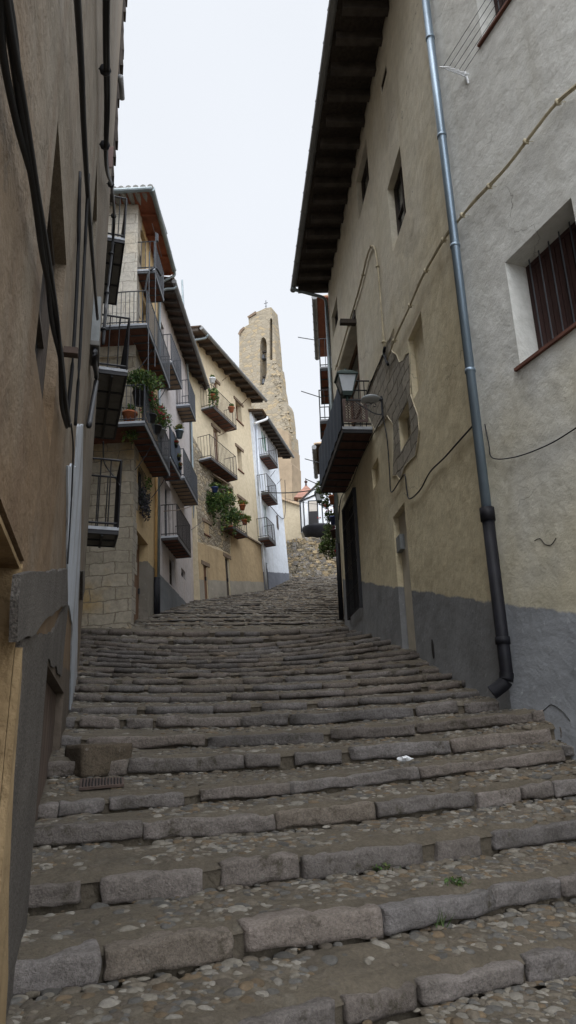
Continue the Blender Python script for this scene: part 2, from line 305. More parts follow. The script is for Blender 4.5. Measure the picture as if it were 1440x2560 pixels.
# ------------------------------------------------------------------ the stepped street
KL = [(2.95, 0, -1.13)] + [None]*21
Ly = [0, 2395, 2212, 2068, 2005, 1900, 1840, 1793, 1766, 1737, 1715, 1696, 1681, 1669, 1654, 1642, 1630, 1620, 1611, 1600, 1588, 1572]
Lx = [0, 65, 75, 115, 150, 165, 180, 195, 200, 203, 205, 207, 208, 210, 211, 212, 213, 214, 215, 216, 217, 218]
Ld = [2.95, 3.72, 4.45, 5.0, 5.6, 6.3, 7.0, 7.7, 8.4, 8.95, 9.4, 9.8, 10.2, 10.8, 11.2, 11.8, 12.4, 13.1, 13.8, 14.5, 15.0, 15.5]
Cy = [2525, 2302, 2142, 2026, 1956, 1882, 1832, 1786, 1757, 1732, 1711, 1692, 1678, 1666, 1654, 1643, 1632, 1621, 1613, 1603, 1591, 1575]
Cd = [3.6, 4.15, 4.85, 5.5, 6.0, 6.55, 7.0, 7.55, 8.1, 8.6, 9.05, 9.55, 10.0, 10.5, 11.0, 11.5, 12.1, 12.8, 13.5, 14.3, 15.0, 15.8]
Rx = [1440, 1440, 1440, 1435, 1415, 1410, 1319, 1244, 1194, 1160, 1127, 1094, 1069, 1046, 1023, 1000, 975, 950, 930, 905, 890, 870]
Ry = [2378, 2180, 2050, 1945, 1870, 1810, 1777, 1746, 1723, 1702, 1685, 1667, 1652, 1635, 1625, 1612, 1600, 1592, 1585, 1578, 1574, 1568]
Rd = [4.35, 5.1, 5.75, 6.1, 6.3, 6.45, 6.62, 7.32, 7.88, 8.31, 8.77, 9.3, 9.75, 10.19, 10.69, 11.25, 11.92, 12.7, 13.39, 14.39, 15.06, 16.0]
rows = []
for k in range(22):
    l = Vector((-1.0, 2.95, -1.14)) if k == 0 else atd(Lx[k], Ly[k], Ld[k])
    rows.append([l, atd(720, Cy[k], Cd[k]), atd(Rx[k], Ry[k], Rd[k])])
for j in range(1, 5): rows.insert(0, [p + Vector((0, -.72, -.19)) for p in rows[0]])    # four more steps down behind the photographer
K0 = 4
# street beyond the flight: left and right edges climbing to the end wall
far = [(16.6, 300, 1563, 866, 1556), (19, 395, 1530, 852, 1533), (24.8, 500, 1500, 850, 1495), (27.8, 585, 1486, 850, 1478), (30.8, 667, 1475, 850, 1463), (34.9, 724, 1450, 850, 1446), (38, 740, 1441, 850, 1438)]
far_rows = []
for i in range(len(far)-1):
    a, b = far[i], far[i+1]; n = max(2, round((b[0]-a[0])/.85))
    for j in range(n):
        q = [a[t]+(b[t]-a[t])*j/n for t in range(5)]; l = atd(q[1], q[2], q[0]); r = atd(q[3], q[4], q[0]+.1); far_rows.append([l, (l+r)/2, r])
NSTEP = len(rows); allrows = rows + far_rows
H = []
for k in range(len(allrows)):
    if k == 0: H.append(.16)
    elif k < NSTEP: H.append(max(.10, min(.19, .86*(allrows[k][1].z-allrows[k-1][1].z))))
    else: H.append(.03)
H = [h*.66 if i < NSTEP else h for i, h in enumerate(H)]; H[K0+1] = .135; H[K0+2] = .13
def rowpt(k, t):
    """t 0..1 from left wall to right wall, quadratic through the three measured points; runs on past both walls"""
    l, c, r = allrows[k]; tc_ = max(.2, min(.8, (c.x-l.x)/max(.01, (r.x-l.x))))
    tt = max(0, min(1, t))
    p = l*((tt-tc_)*(tt-1)/(tc_)) + c*(tt*(tt-1)/(tc_*(tc_-1))) + r*(tt*(tt-tc_)/(1-tc_))
    if t < 0: p = p + (l-c)*(-t)*1.0
    if t > 1:
        d = (r-c); d.z *= .3; p = p + d*(t-1)*1.8
    return p
def nz(x, y, s): return mnoise.noise(Vector((x*s, y*s, 3.1)))
def ground(k, s, t):
    """k step, s 0 at this riser's top edge .. 1 at the foot of the next riser"""
    a = rowpt(k, t)
    if k+1 >= len(allrows): return a
    b = rowpt(k+1, t).copy(); b.z -= H[k+1]
    p = a.lerp(b, s)
    p.z += nz(p.x, p.y, 2.5)*.018 + nz(p.x, p.y, 9)*.006
    return p
tm = MB(); NT_ = 70
for k in range(len(allrows)-1):
    ns = 7 if k < NSTEP else 4; base = len(tm.v)
    for i in range(ns+1):
        for j in range(NT_+1):
            t = -.25 + 1.75*j/NT_; p = ground(k, i/ns, t)
            if i == ns: p.z -= .05
            elif i == 0 : p.z -= .03
            tm.v.append(tuple(p))
    # drop down at the back of the kerb
    for i in range(ns):
        for j in range(NT_): a = base+i*(NT_+1)+j; tm.f.append((a, a+1, a+NT_+2, a+NT_+1))
    if k > 0:
        b2 = len(tm.v)
        for j in range(NT_+1):
            t = -.25 + 1.75*j/NT_; p = rowpt(k, t); tm.v.append((p.x, p.y+.02, p.z-.03)); tm.v.append((p.x, p.y+.02, p.z-.4))
        for j in range(NT_): a = b2+2*j; tm.f.append((a, a+1, a+3, a+2))
tag(tm.build('steps', M['street'], smooth=True), kind='structure')
def rock(mb, c, ax, ay, az, hx, hy, hz, n=(6, 3, 3), rnd=.35, amp=.012, seed=0, col=None):
    """rounded rough block: centre c, axes, half sizes"""
    nx, ny, nz_ = n; idx = {}; pts = []; fs = []
    def vert(i, j, k):
        key = (i, j, k)
        if key in idx: return idx[key]
        x, y, z = 2*i/nx-1, 2*j/ny-1, 2*k/nz_-1
        q = Vector((x*hx, y*hy, z*hz)); rr = rnd*min(hx, hy, hz)*2
        inner = Vector((max(-hx+rr/2, min(hx-rr/2, q.x)), max(-hy+rr/2, min(hy-rr/2, q.y)), max(-hz+rr/2, min(hz-rr/2, q.z))))
        d = q-inner
        if d.length > 1e-6: q = inner + d.normalized()*min(d.length, rr/2)
        w_ = c + ax*q.x + ay*q.y + az*q.z
        dn = mnoise.noise_vector(w_*3.1 + Vector((seed, 0, 0)))*amp*1.2 + mnoise.noise_vector(w_*11+Vector((0, seed, 0)))*amp
        idx[key] = len(pts); pts.append(w_+dn); return idx[key]
    for i in range(nx):
        for j in range(ny): fs += [(vert(i, j, 0), vert(i, j+1, 0), vert(i+1, j+1, 0), vert(i+1, j, 0)), (vert(i, j, nz_), vert(i+1, j, nz_), vert(i+1, j+1, nz_), vert(i, j+1, nz_))]
    for i in range(nx):
        for k in range(nz_): fs += [(vert(i, 0, k), vert(i+1, 0, k), vert(i+1, 0, k+1), vert(i, 0, k+1)), (vert(i, ny, k), vert(i, ny, k+1), vert(i+1, ny, k+1), vert(i+1, ny, k))]
    for j in range(ny):
        for k in range(nz_): fs += [(vert(0, j, k), vert(0, j, k+1), vert(0, j+1, k+1), vert(0, j+1, k)), (vert(nx, j, k), vert(nx, j+1, k), vert(nx, j+1, k+1), vert(nx, j, k+1))]
    mb.add(pts, fs, col)
km = MB(); rnd = random.Random(11)
for k in range(1, len(allrows)):
    W = (rowpt(k, 1)-rowpt(k, 0)).length; t = -.12; near = k < K0+8; big = k < K0+5
    while t < 1.25:
        L_ = (rnd.choice([.32, .45, .6, .75, .9, 1.15])*rnd.uniform(.85, 1.15) if near else rnd.uniform(.35, .9))/W; gap = rnd.choice([.004, .008, .015, .03, .07, .12])/W
        a, b = rowpt(k, t), rowpt(k, t+L_); c = (a+b)/2; ax = (b-a).normalized(); az = Vector((0, 0, 1)); ay = az.cross(ax).normalized(); az = ax.cross(ay)
        h = H[k]*rnd.uniform(.85, 1.12)-.015; tilt = rnd.uniform(-.012, .012); dep = rnd.uniform(.15, .24) if k < NSTEP else rnd.uniform(.1, .2)
        cc = c + ay*(dep/2-.03+rnd.uniform(-.02, .02)) - az*(h/2+.008+tilt) ; lum = rnd.uniform(.82, 1.15); wr = rnd.uniform(-.006, .008)
        col = ((.145+wr)*lum, .131*lum, (.120-wr)*lum)
        if rnd.random() < .10: col = (.150*lum, .128*lum, .105*lum)
        if rnd.random() < .25: col = tuple(x*.85 for x in col)
        n_ = (18, 5, 5) if big else ((9, 4, 4) if near else (4, 2, 2))
        ax2 = (ax + Vector((0, 0, rnd.uniform(-.03, .03)))).normalized()
        rock(km, cc, ax2, ay, az, (b-a).length/2*1.0, dep/2, h/2+.008, n_, rnd.uniform(.12, .26), .016 if near else .012, k*7.3, col)
        t += L_+gap
def kerb_mat():
    m, t, b = newmat('kerb_granite', .88, .25); N = NT(t); a = N.n('ShaderNodeAttribute'); a.attribute_name = 'Col'; co = N.coord()
    col = N.mix(1.0, a.outputs['Color'], N.mix(N.rng(N.noise(co, 3.5, 6, .7), .3, .7), (.68, .66, .63), (1.32, 1.30, 1.32)), 'MULTIPLY')
    col = N.mix(1.0, col, N.mix(N.rng(N.noise(co, 60, 4, .8), .3, .7), (.62, .62, .62), (1.38, 1.38, 1.38)), 'MULTIPLY')
    col = N.mix(N.math('MULTIPLY', N.rng(N.noise(co, 5, 6, .75), .56, .66), .75), col, (.038, .032, .018)); col = N.mix(N.math('MULTIPLY', N.rng(N.noise(co, 16, 4, .7), .64, .72), .6), col, (.20, .185, .16))
    N.l(col, b.inputs['Base Color']); h = N.bump(b, N.noise(co, 8, 6, .75), .9, .045); N.bump(b, N.noise(co, 70, 4, .8), .5, .01, h); return m
M['kerbc'] = kerb_mat()
tag(km.build('step_edging', M['kerbc'], smooth=True), kind='structure')
# cobbles set in the treads
ico = []
bmx = bmesh.new(); bmesh.ops.create_icosphere(bmx, subdivisions=2, radius=1); ICOV = np.array([v.co[:] for v in bmx.verts]); ICOF = np.array([[v.index for v in f.verts] for f in bmx.faces]); bmx.free()
bmx = bmesh.new(); bmesh.ops.create_icosphere(bmx, subdivisions=1, radius=1); ICV1 = np.array([v.co[:] for v in bmx.verts]); ICF1 = np.array([[v.index for v in f.verts] for f in bmx.faces]); bmx.free()
def pebbles(name, ks, dens, s0, s1, V0, F0, mask=.0):
    Vs, Fs, Cs = [], [], []; base = 0; r_ = random.Random(3)
    for k in ks:
        W = (rowpt(k, 1)-rowpt(k, 0)).length; D = max(.12, (rowpt(k+1, .5)-rowpt(k, .5)).length-.2)
        for _ in range(int(W*1.35*D*dens)):
            t = r_.uniform(-.06, 1.25); s = r_.uniform(.1 if k >= NSTEP else .26, .99); p = ground(k, s, t)
            if nz(p.x+7, p.y, 1.3) + .5*nz(p.x, p.y, 3) < mask and r_.random() < .9: continue
            a = r_.uniform(s0, s1)*r_.choice([.6, .8, 1, 1, 1.35]); b = a*r_.uniform(.45, .9); h = a*r_.uniform(.22, .42); th = r_.gauss(0, .6)
            q = V0*np.array([a, b, h]); q = q*(1+.16*np.sin(V0[:, [1, 2, 0]]*r_.uniform(2, 4)+r_.uniform(0, 6)))
            c_, s_ = math.cos(th), math.sin(th); q = np.stack([q[:, 0]*c_-q[:, 1]*s_, q[:, 0]*s_+q[:, 1]*c_, q[:, 2]+q[:, 1]*.2], 1)
            Vs.append(q+np.array([p.x, p.y, p.z-h*r_.uniform(.3, .8)])); Fs.append(F0+base); base += len(V0)
            c0 = r_.choice([(.098, .082, .062), (.088, .073, .056), (.11, .094, .072), (.09, .085, .077), (.115, .084, .052), (.075, .07, .062), (.15, .135, .11), (.18, .165, .14)]); l_ = r_.uniform(.75, 1.15)
            Cs.append(np.tile(np.array([c0[0]*l_, c0[1]*l_, c0[2]*l_, 1]), (len(V0), 1)))
    V = np.concatenate(Vs); F = np.concatenate(Fs); Cc = np.concatenate(Cs).astype(np.float32)
    me = bpy.data.meshes.new(name); me.vertices.add(len(V)); me.vertices.foreach_set('co', V.ravel())
    me.loops.add(F.size); me.loops.foreach_set('vertex_index', F.ravel()); me.polygons.add(len(F))
    me.polygons.foreach_set('loop_start', np.arange(0, F.size, 3)); me.polygons.foreach_set('loop_total', np.full(len(F), 3)); me.update(); me.validate()
    at = me.color_attributes.new('Col', 'FLOAT_COLOR', 'POINT'); at.data.foreach_set('color', Cc.ravel())
    me.polygons.foreach_set('use_smooth', np.ones(len(F), dtype=bool)); me.materials.append(M['cobble'])
    o = bpy.data.objects.new(name, me); C.objects.link(o); return o
tag(pebbles('cobblestones', range(K0-1, K0+4), 760, .018, .048, ICOV, ICOF, -.34), 'small rounded river cobbles set in mud on the treads', 'cobbles', kind='stuff')
tag(pebbles('cobblestones', range(K0+4, K0+11), 520, .02, .052, ICV1, ICF1, -.34), 'small dull cobbles packed on the middle treads of the flight', 'cobbles', kind='stuff')
tag(pebbles('paving_stones', range(K0+11, len(allrows)-1), 95, .05, .11, ICV1, ICF1, -.2), 'rough cobbles paving the sloping street above the flight', 'cobbles', kind='stuff')
gm = MB()   # hill under and around everything
prof = [(-400, -60), (-60, -6), (-3, -3.0), (3, -2.2), (16, 1.2), (34, 5.2), (60, 11), (120, 22), (300, 30), (900, 30)]
for i, (y, z) in enumerate(prof):
    for x in (-900, -40, 0, 40, 900): gm.v.append((x, y, z))
for i in range(len(prof)-1):
    for j in range(4): a = i*5+j; gm.f.append((a, a+1, a+6, a+5))
tag(gm.build('ground', M['earth']), kind='structure')
# ------------------------------------------------------------------ house-building helpers
def wall(F, u0, u1, v0, v1, ops, m, parent, thick=5, name='wall', back=True):
    """front plane with rectangular openings (ua, ub, va, vb, depth), reveals, and a closed body behind"""
    mb = MB(F); us = sorted({u0, u1, *[x for o in ops for x in o[:2]]}); vs = sorted({v0, v1, *[x for o in ops for x in o[2:4]]})
    for i in range(len(us)-1):
        for j in range(len(vs)-1):
            cu, cv = (us[i]+us[i+1])/2, (vs[j]+vs[j+1])/2
            if any(o[0] < cu < o[1] and o[2] < cv < o[3] for o in ops): continue
            mb.quad(F.P(us[i], 0, vs[j]), F.P(us[i+1], 0, vs[j]), F.P(us[i+1], 0, vs[j+1]), F.P(us[i], 0, vs[j+1]))
    for a, b, c, d, dp in ops:
        P = F.P
        mb.quad(P(a, 0, c), P(a, 0, d), P(a, -dp, d), P(a, -dp, c)); mb.quad(P(b, 0, c), P(b, -dp, c), P(b, -dp, d), P(b, 0, d))
        mb.quad(P(a, 0, c), P(a, -dp, c), P(b, -dp, c), P(b, 0, c)); mb.quad(P(a, 0, d), P(b, 0, d), P(b, -dp, d), P(a, -dp, d))
    P = F.P; t = thick
    if back:
        for a, b in (((u0, 0), (u0, -t)), ((u1, -t), (u1, 0)), ((u0, -t), (u1, -t))):
            mb.quad(P(a[0], a[1], v0), P(b[0], b[1], v0), P(b[0], b[1], v1), P(a[0], a[1], v1))
        mb.quad(P(u0, 0, v1), P(u1, 0, v1), P(u1, -t, v1), P(u0, -t, v1))
    return mb.build(name, m, parent)
def window(F, op, parent, frame='bwood', pane='glass', bars=(1, 2), name='window', fr=.06, inset=.02):
    a, b, c, d, dp = op; mb = MB(F); n1 = -dp+.06; n0 = -dp
    mb.box(a, a+fr, n0, n1, c, d); mb.box(b-fr, b, n0, n1, c, d); mb.box(a+fr, b-fr, n0, n1, d-fr, d); mb.box(a+fr, b-fr, n0, n1, c, c+fr)
    for i in range(1, bars[0]+1): u = a+(b-a)*i/(bars[0]+1); mb.box(u-fr*.4, u+fr*.4, n0+.01, n1-.005, c+fr, d-fr)
    for i in range(1, bars[1]+1):
        v = c+(d-c)*i/(bars[1]+1); mb.box(a+fr, b-fr, n0+.015, n1-.012, v-.015, v+.015)
    o = mb.build(name, M[frame], parent); p = MB(F); p.box(a, b, n0-.05, n0+.02, c, d); p.build('pane', M[pane], o); return o
def door(F, op, parent, m='bwood', planks=5, name='door'):
    a, b, c, d, dp = op; mb = MB(F); w_ = (b-a)/planks
    mb.box(a, b, -dp-.05, -dp, c, d)
    for i in range(planks): mb.box(a+i*w_+.008, a+(i+1)*w_-.008, -dp, -dp+.025, c+.02, d-.02)
    o = mb.build(name, M[m], parent); k = MB(F); k.box(b-.14, b-.09, -dp+.025, -dp+.075, c+1.0, c+1.14); k.build('handle', M['iron'], o); return o
def balcony(F, u0, u1, v, dep, parent, h=1.0, rail='iron', soffit='tile', edge='slab', joist=.42, bar=.12, r=.009, cloth=None, wrap=0, name='balcony'):
    """iron framed slab with tile panels seen from below, and bar railing; wrap: how far it also runs back round the near corner (u0 side)"""
    mb = MB(F); th = .07; n0 = -wrap if wrap else 0.0
    mb.box(u0, u1, dep-.04, dep, v-th-.02, v+.03)
    mb.box(u0, u0+.04, n0, dep-.04, v-th-.02, v+.03); mb.box(u1-.04, u1, 0.0, dep-.04, v-th-.02, v+.03)
    nj = max(1, round((u1-u0)/joist))
    for i in range(1, nj): u = u0+(u1-u0)*i/nj; mb.box(u-.02, u+.02, 0, dep-.04, v-th-.025, v-.01)
    root = mb.build(name, M[rail], parent)
    s = MB(F); 
    for i in range(nj):
        a, b = u0+(u1-u0)*i/nj+.02, u0+(u1-u0)*(i+1)/nj-.02
        if i == 0: a += .02
        if i == nj-1: b -= .02
        k = max(1, round(dep/.35))
        for j in range(k): s.box(a+.004, b-.004, dep*j/k+.006, min(dep-.045, dep*(j+1)/k-.006), v-th-random.uniform(0, .008), v-.012)
    if wrap: s.box(u0+.05, -.005, -wrap, -.01, v-th, v-.012)
    s.build('soffit_tiles', M[soffit], root)
    e = MB(F); e.box(u0+.01, u1-.01, 0.0, dep-.01, v-.012, v+.012); e.box(u0-.012, u0, n0, dep, v-.02, v+.035); e.box(u1, u1+.012, 0, dep, v-.02, v+.035)
    if wrap: e.box(u0+.01, -.006, -wrap, -.006, v-.012, v+.012)
    e.build('slab_edge', M[edge], root)
    q = MB(F); P = F.P; nr = dep-.02
    def seg(a, b): q.tube([P(*a), P(*b)], r*1.7, 5)
    for vv in (v+h, v+.10):
        seg((u0, nr, vv), (u1, nr, vv)); seg((u0+.01, n0, vv), (u0+.01, nr, vv)); seg((u1-.01, 0, vv), (u1-.01, nr, vv))
    n = max(2, round((u1-u0)/bar))
    for i in range(n+1): u = u0+(u1-u0)*i/n; rr = r*(1.8 if i in (0, n) else 1); q.tube([P(u, nr, v+.02), P(u, nr, v+h)], rr, 4, False)
    n = max(1, round((nr-n0)/bar))
    for i in range(n): nn = n0+(nr-n0)*i/n; q.tube([P(u0+.01, nn, v+.02), P(u0+.01, nn, v+h)], r, 4, False)
    n = max(1, round(nr/bar))
    for i in range(n): nn = nr*i/n; q.tube([P(u1-.01, nn, v+.02), P(u1-.01, nn, v+h)], r, 4, False)
    q.build('railing', M[rail], root)
    if cloth:
        c = MB(F); k = 40
        for i in range(k): a, b = u0+(u1-u0)*i/k, u0+(u1-u0)*(i+1)/k; o1, o2 = [.012*math.sin(x*1.1)+.03 for x in (i, i+1)]; \
            c.add([P(a, nr+o1, v+.05), P(b, nr+o2, v+.05), P(b, nr+o2*.6, v+h-.02), P(a, nr+o1*.6, v+h-.02), P(a, nr+o1+.006, v+.05), P(b, nr+o2+.006, v+.05), P(b, nr+o2*.6+.006, v+h-.02), P(a, nr+o1*.6+.006, v+h-.02)], [(0, 1, 2, 3), (4, 7, 6, 5), (0, 4, 5, 1), (3, 2, 6, 7)])
        tag(c.build('privacy_cloth', M[cloth], root), 'slate blue cloth tied along the railing')
    return root
def balc_px(F, near, far_, dep): (a, v1), (b, v2) = F.hit(*near, dep), F.hit(*far_, dep); print('balc', round(a, 2), round(b, 2), 'v', round(v1, 2), round(v2, 2)); return min(a, b), max(a, b), (v1+v2)/2
def op_px(F, near_top, far_bot, dep, n=0):
    (a, v1), (b, v0) = F.hit(*near_top, n), F.hit(*far_bot, n); print('open', round(a, 2), round(b, 2), round(v0, 2), round(v1, 2)); return (min(a, b), max(a, b), min(v0, v1), max(v0, v1), dep)
def gutter(F, a, b, n, v, r, m, parent, name='gutter', clips=.8):
    mb = MB(F); P = F.P; mb.tube([P(a, n, v), P(b, n, v)], r, 10)
    k = max(2, round(abs(b-a)/clips))
    for i in range(k+1): u = a+(b-a)*i/k; mb.tube([P(u-.012, n, v), P(u+.012, n, v)], r*1.13, 10)
    return mb.build(name, M[m], parent)
def roof(F, a, b, over, v, depth, pitch, parent, board='board', rafter='rafter', sp=.5, rw=.09, rh=.12, side=.12):
    """eave: boards, rafters below them, wavy barrel tiles above; v = underside height of boards at the wall"""
    tp = math.tan(R(pitch)); P = F.P; mb = MB(F)
    def Z(n): return v - n*tp
    def slab(mb_, a_, b_, n0, n1, lo, hi): mb_.hexa([P(u, n, Z(n)+h) for h in (lo, hi) for n in (n0, n1) for u in (a_, b_)])
    slab(mb, a-side, b+side, -depth, over, 0, .03)
    root = mb.build('roof', M[board], parent)
    k = max(2, round((b-a)/sp))
    for i in range(k+1):
        rf = MB(F); u = a+(b-a)*i/k; w_ = rw*random.uniform(.8, 1.15); j = random.uniform(-.03, .03); slab(rf, u-w_/2+j, u+w_/2+j, 0.0, over-random.uniform(.03, .10), -rh*random.uniform(.85, 1.1), -.002)
        rf.build('rafter', M[rafter], root)
    t = MB(F); period = .21; nu = int((b-a+2*side)/period)*6; nn = 10; b0 = len(t.v); rb = random.Random(2)
    for i in range(nu+1):
        u = a-side+(b-a+2*side)*i/nu; wv = .055*abs(math.sin(math.pi*(u)/period)); jag = .03*rb.random() if i % 6 == 0 else 0
        for j in range(nn+1): n_ = over+.07 - (over+.07+depth)*(j/nn); t.v.append(tuple(P(u, n_, Z(n_)+.034+wv+.012*(j % 2))))
        t.v.append(tuple(P(u, over+.06, Z(over)+.032)))
    st = nn+2
    for i in range(nu):
        for j in range(nn): q = b0+i*st+j; t.f.append((q, q+1, q+st+1, q+st))
        q = b0+i*st; t.f.append((q, q+st, q+st+nn+1, q+nn+1))
    t.build('roof_tiles', M['roof'], root); return root
def pipe(F, pts, r, m, parent, name='downpipe', clips=True, n=.08):
    mb = MB(F); q = [F.P(*p) for p in pts]; mb.tube(q, r, 12)
    if clips:
        L = (q[-1]-q[0]).length; k = int(L/1.9)
        for i in range(1, k+1):
            s = i/(k+1)*L; acc = 0
            for a, b in zip(q, q[1:]):
                l = (b-a).length
                if acc+l >= s: p = a.lerp(b, (s-acc)/l); d = (b-a).normalized(); mb.tube([p-d*.02, p+d*.02], r*1.16, 12); mb.box(0, 0, 0, 0, 0, 0) if False else None; break
                acc += l
    return mb.build(name, M[m], parent, True)
def smooth_path(pts, sag=0, sub=6):
    out = []; n = len(pts)
    for i in range(n-1):
        p0, p1, p2, p3 = pts[max(i-1, 0)], pts[i], pts[i+1], pts[min(i+2, n-1)]
        for j in range(sub):
            t = j/sub; out.append(.5*((2*p1)+(p2-p0)*t+(2*p0-5*p1+4*p2-p3)*t*t+(3*p1-p0-3*p2+p3)*t**3))
    out.append(pts[-1]); return out
def leaves(mb, centre_fn, n, size, cols, rnd_):
    for _ in range(n):
        p = centre_fn(); a = size*rnd_.uniform(.6, 1.4); d = Vector((rnd_.gauss(0, 1), rnd_.gauss(0, 1), rnd_.gauss(0, .8)-.2)).normalized(); e = d.cross(Vector((rnd_.gauss(0, 1), rnd_.gauss(0, 1), rnd_.gauss(0, 1)))).normalized()
        g = d.cross(e); c = rnd_.choice(cols); l = rnd_.uniform(.7, 1.3); c = tuple(x*l for x in c)
        mb.add([p-d*a, p+e*a*.45+g*a*.12, p+d*a, p-e*a*.45+g*a*.12], [(0, 1, 2), (0, 2, 3)], c)
GREENS = [(.06, .12, .03), (.09, .16, .04), (.04, .075, .025), (.16, .20, .05), (.07, .10, .04)]
PINK = [(.42, .03, .07), (.5, .06, .12), (.38, .02, .03)]
def in_ball(c, rx, ry, rz, rnd_, shell=.0):
    def f():
        while True:
            x, y, z = rnd_.uniform(-1, 1), rnd_.uniform(-1, 1), rnd_.uniform(-1, 1); q = x*x+y*y+z*z
            if shell < q < 1: return c + Vector((x*rx, y*ry, z*rz))
    return f
def plant(name, base, size, label, group=None, pot='terra', potr=.12, poth=.2, n=260, flowers=None, nfl=12, leaf=.035, hang=0, cols=GREENS, cat='potted plant'):
    t = thing(name, base, label, cat, group); r_ = random.Random(hash(label) % 1000 if False else sum(map(ord, label)))
    if pot:
        p = MB(); p.lathe(Vector(base), [(potr*.7, 0), (potr, poth*.85), (potr*1.12, poth*.86), (potr*1.12, poth), (potr*.9, poth), (potr*.85, poth*.8)], 12); p.build('pot', M[pot], t, True)
    m = MB(); c = Vector(base)+Vector((0, 0, (poth if pot else 0)+size[2]*.7)); lob = [(c+Vector((r_.uniform(-.5, .5)*size[0], r_.uniform(-.5, .5)*size[1], r_.uniform(-.35, .4)*size[2])), r_.uniform(.35, .7)) for _ in range(7)]
    def cf():
        cc, k = r_.choice(lob); return in_ball(cc, size[0]*k, size[1]*k, size[2]*k, r_)()
    leaves(m, cf, n, leaf, cols, r_)
    if hang:
        for _ in range(9):
            p0 = c+Vector((r_.uniform(-1, 1)*size[0]*.8, r_.uniform(-1, 1)*size[1]*.8, 0)); L = hang*r_.uniform(.4, 1)
            leaves(m, lambda: p0+Vector((r_.gauss(0, .03), r_.gauss(0, .03), -r_.uniform(0, L))), 26, leaf, cols, r_)
    m.build('foliage', M['leaf'], t)
    s = MB()
    for cc, k in lob: s.tube([Vector(base)+Vector((0, 0, poth*.8 if pot else 0)), cc], .006, 4)
    s.build('stems', M['stem'], t)
    if flowers:
        f = MB()
        for _ in range(nfl):
            cc, k = r_.choice(lob); d = Vector((r_.gauss(0, 1), r_.gauss(0, 1)-.6, r_.gauss(0, 1))).normalized(); p = cc+Vector((d.x*size[0], d.y*size[1], d.z*size[2]))*k*.95
            leaves(f, in_ball(p, .03, .03, .03, r_), 9, .024, flowers, r_)
        f.build('flowers', M['petal'], t)
    return t
#PART2
def solve_n(F, x, y, u, lo=-1.5, hi=2.5):
    """how far out of the wall the point seen at x, y is, when it stands straight out from position u"""
    for _ in range(50):
        m = (lo+hi)/2; f0 = F.hit(x, y, lo)[0]-u; fm = F.hit(x, y, m)[0]-u
        if f0*fm <= 0: hi = m
        else: lo = m
    return (lo+hi)/2
def patch(F, px, n0, n1, m, parent, name, jag=0, n_at=0, uv=False, seed=1):
    pts = px if uv else [F.hit(x, y, n_at) for x, y in px]
    if jag:
        r_ = random.Random(seed); out = []
        for (a, b), (c, d) in zip(pts, pts[1:]+pts[:1]):
            L = math.hypot(c-a, d-b); k = max(1, int(L/.16)); out.append((a, b))
            for i in range(1, k): out.append((a+(c-a)*i/k+r_.uniform(-jag, jag), b+(d-b)*i/k+r_.uniform(-jag, jag)))
        pts = out
    mb = MB(F); mb.prism(pts, n0, n1); return mb.build(name, M[m], parent)
def cable(F, px, r, m, name, label, n=.05, strands=1, spread=.02, cat='cable', group=None, ties=0, jit=0, par=None):
    mb = MB(); r_ = random.Random(len(px)+int(px[0][0])); ns = n if isinstance(n, (list, tuple)) else [n]*len(px)
    base = [F.at(x, y, k) for (x, y), k in zip(px, ns)]
    for s_ in range(strands):
        off = Vector((r_.uniform(-1, 1), 0, r_.uniform(-1, 1)))*spread if strands > 1 else Vector((0, 0, 0))
        pts = smooth_path([p+off*(1 if strands == 1 else r_.uniform(.4, 1.2))+Vector((r_.gauss(0, jit), 0, r_.gauss(0, jit))) for p in base])
        mb.tube(pts, r*r_.uniform(.8, 1.15), 6)
    if ties:
        q = smooth_path(base)
        for i in range(2, len(q)-1, ties): d = (q[i+1]-q[i]).normalized(); mb.tube([q[i]-d*.012, q[i]+d*.012], r+spread*1.25, 8); mb.tube([q[i], q[i]-F.N*(ns[0]+.02)], .006, 4)
    if par: return mb.build(name, M[m], par, True)
    o = mb.build(name, M[m], None, True); return tag(o, label, cat, group)
# ================================================================== near left building (brown render, granite door surround)
L1 = Face(atd(20, 2440, 3.5), -15.2, 'L')
h1 = thing('rendered_house', L1, 'brown rendered house wall with granite door surround, nearest on the left', 'house')
EL = 7.77
ops = [(-2.6, -.88, -3.2, 1.64, .5), (.75, 3.35, -3.2, 1.42, .09)]
(wu, wv) = L1.hit(168, 640); ops.append((wu-1.0, wu, 2.4, L1.hit(160, 560)[1], .12))
(su, sv) = L1.hit(242, 552); ops.append((su-.9, su, sv-1.0, sv, .10))
print('L1 win', wu, wv, su, sv)
wall(L1, -4.2, EL, -4, 17.5, ops, M['L1'], h1, 6)
window(L1, ops[2], h1, 'dwood', 'glass', (1, 1)); window(L1, ops[3], h1, 'dwood', 'glass', (0, 1))
door(L1, ops[0], h1, 'bwood'); door(L1, ops[1], h1, 'board', 9)
patch(L1, [(-.905, -3.2), (-.885, -3.2), (-.885, 1.62), (-.905, 1.62)], -.48, -.002, 'yellow_reveal', h1, 'door_reveal', uv=True)
patch(L1, [(-.895, 1.30), (-.83, 1.2), (-.78, .85), (-.60, .45), (-.30, .08), (-.12, -.5), (-.05, -3.1), (-.90, -3.1)], .0, .026, 'yellow_reveal', h1, 'reveal_edge', .012, uv=True, seed=9)
mb = MB(L1); mb.box(-2.58, -.91, -.48, -.01, 1.60, 1.62); mb.build('door_soffit', M['yellow_reveal'], h1)
patch(L1, [(-.87, -3.2), (.72, -3.2), (.72, 1.44), (2.5, 1.5), (2.7, 2.15), (2.0, 1.98), (.9, 1.62), (-.87, 1.34)], 0, .012, 'granite', h1, 'door_jamb', .018, uv=True, seed=3)
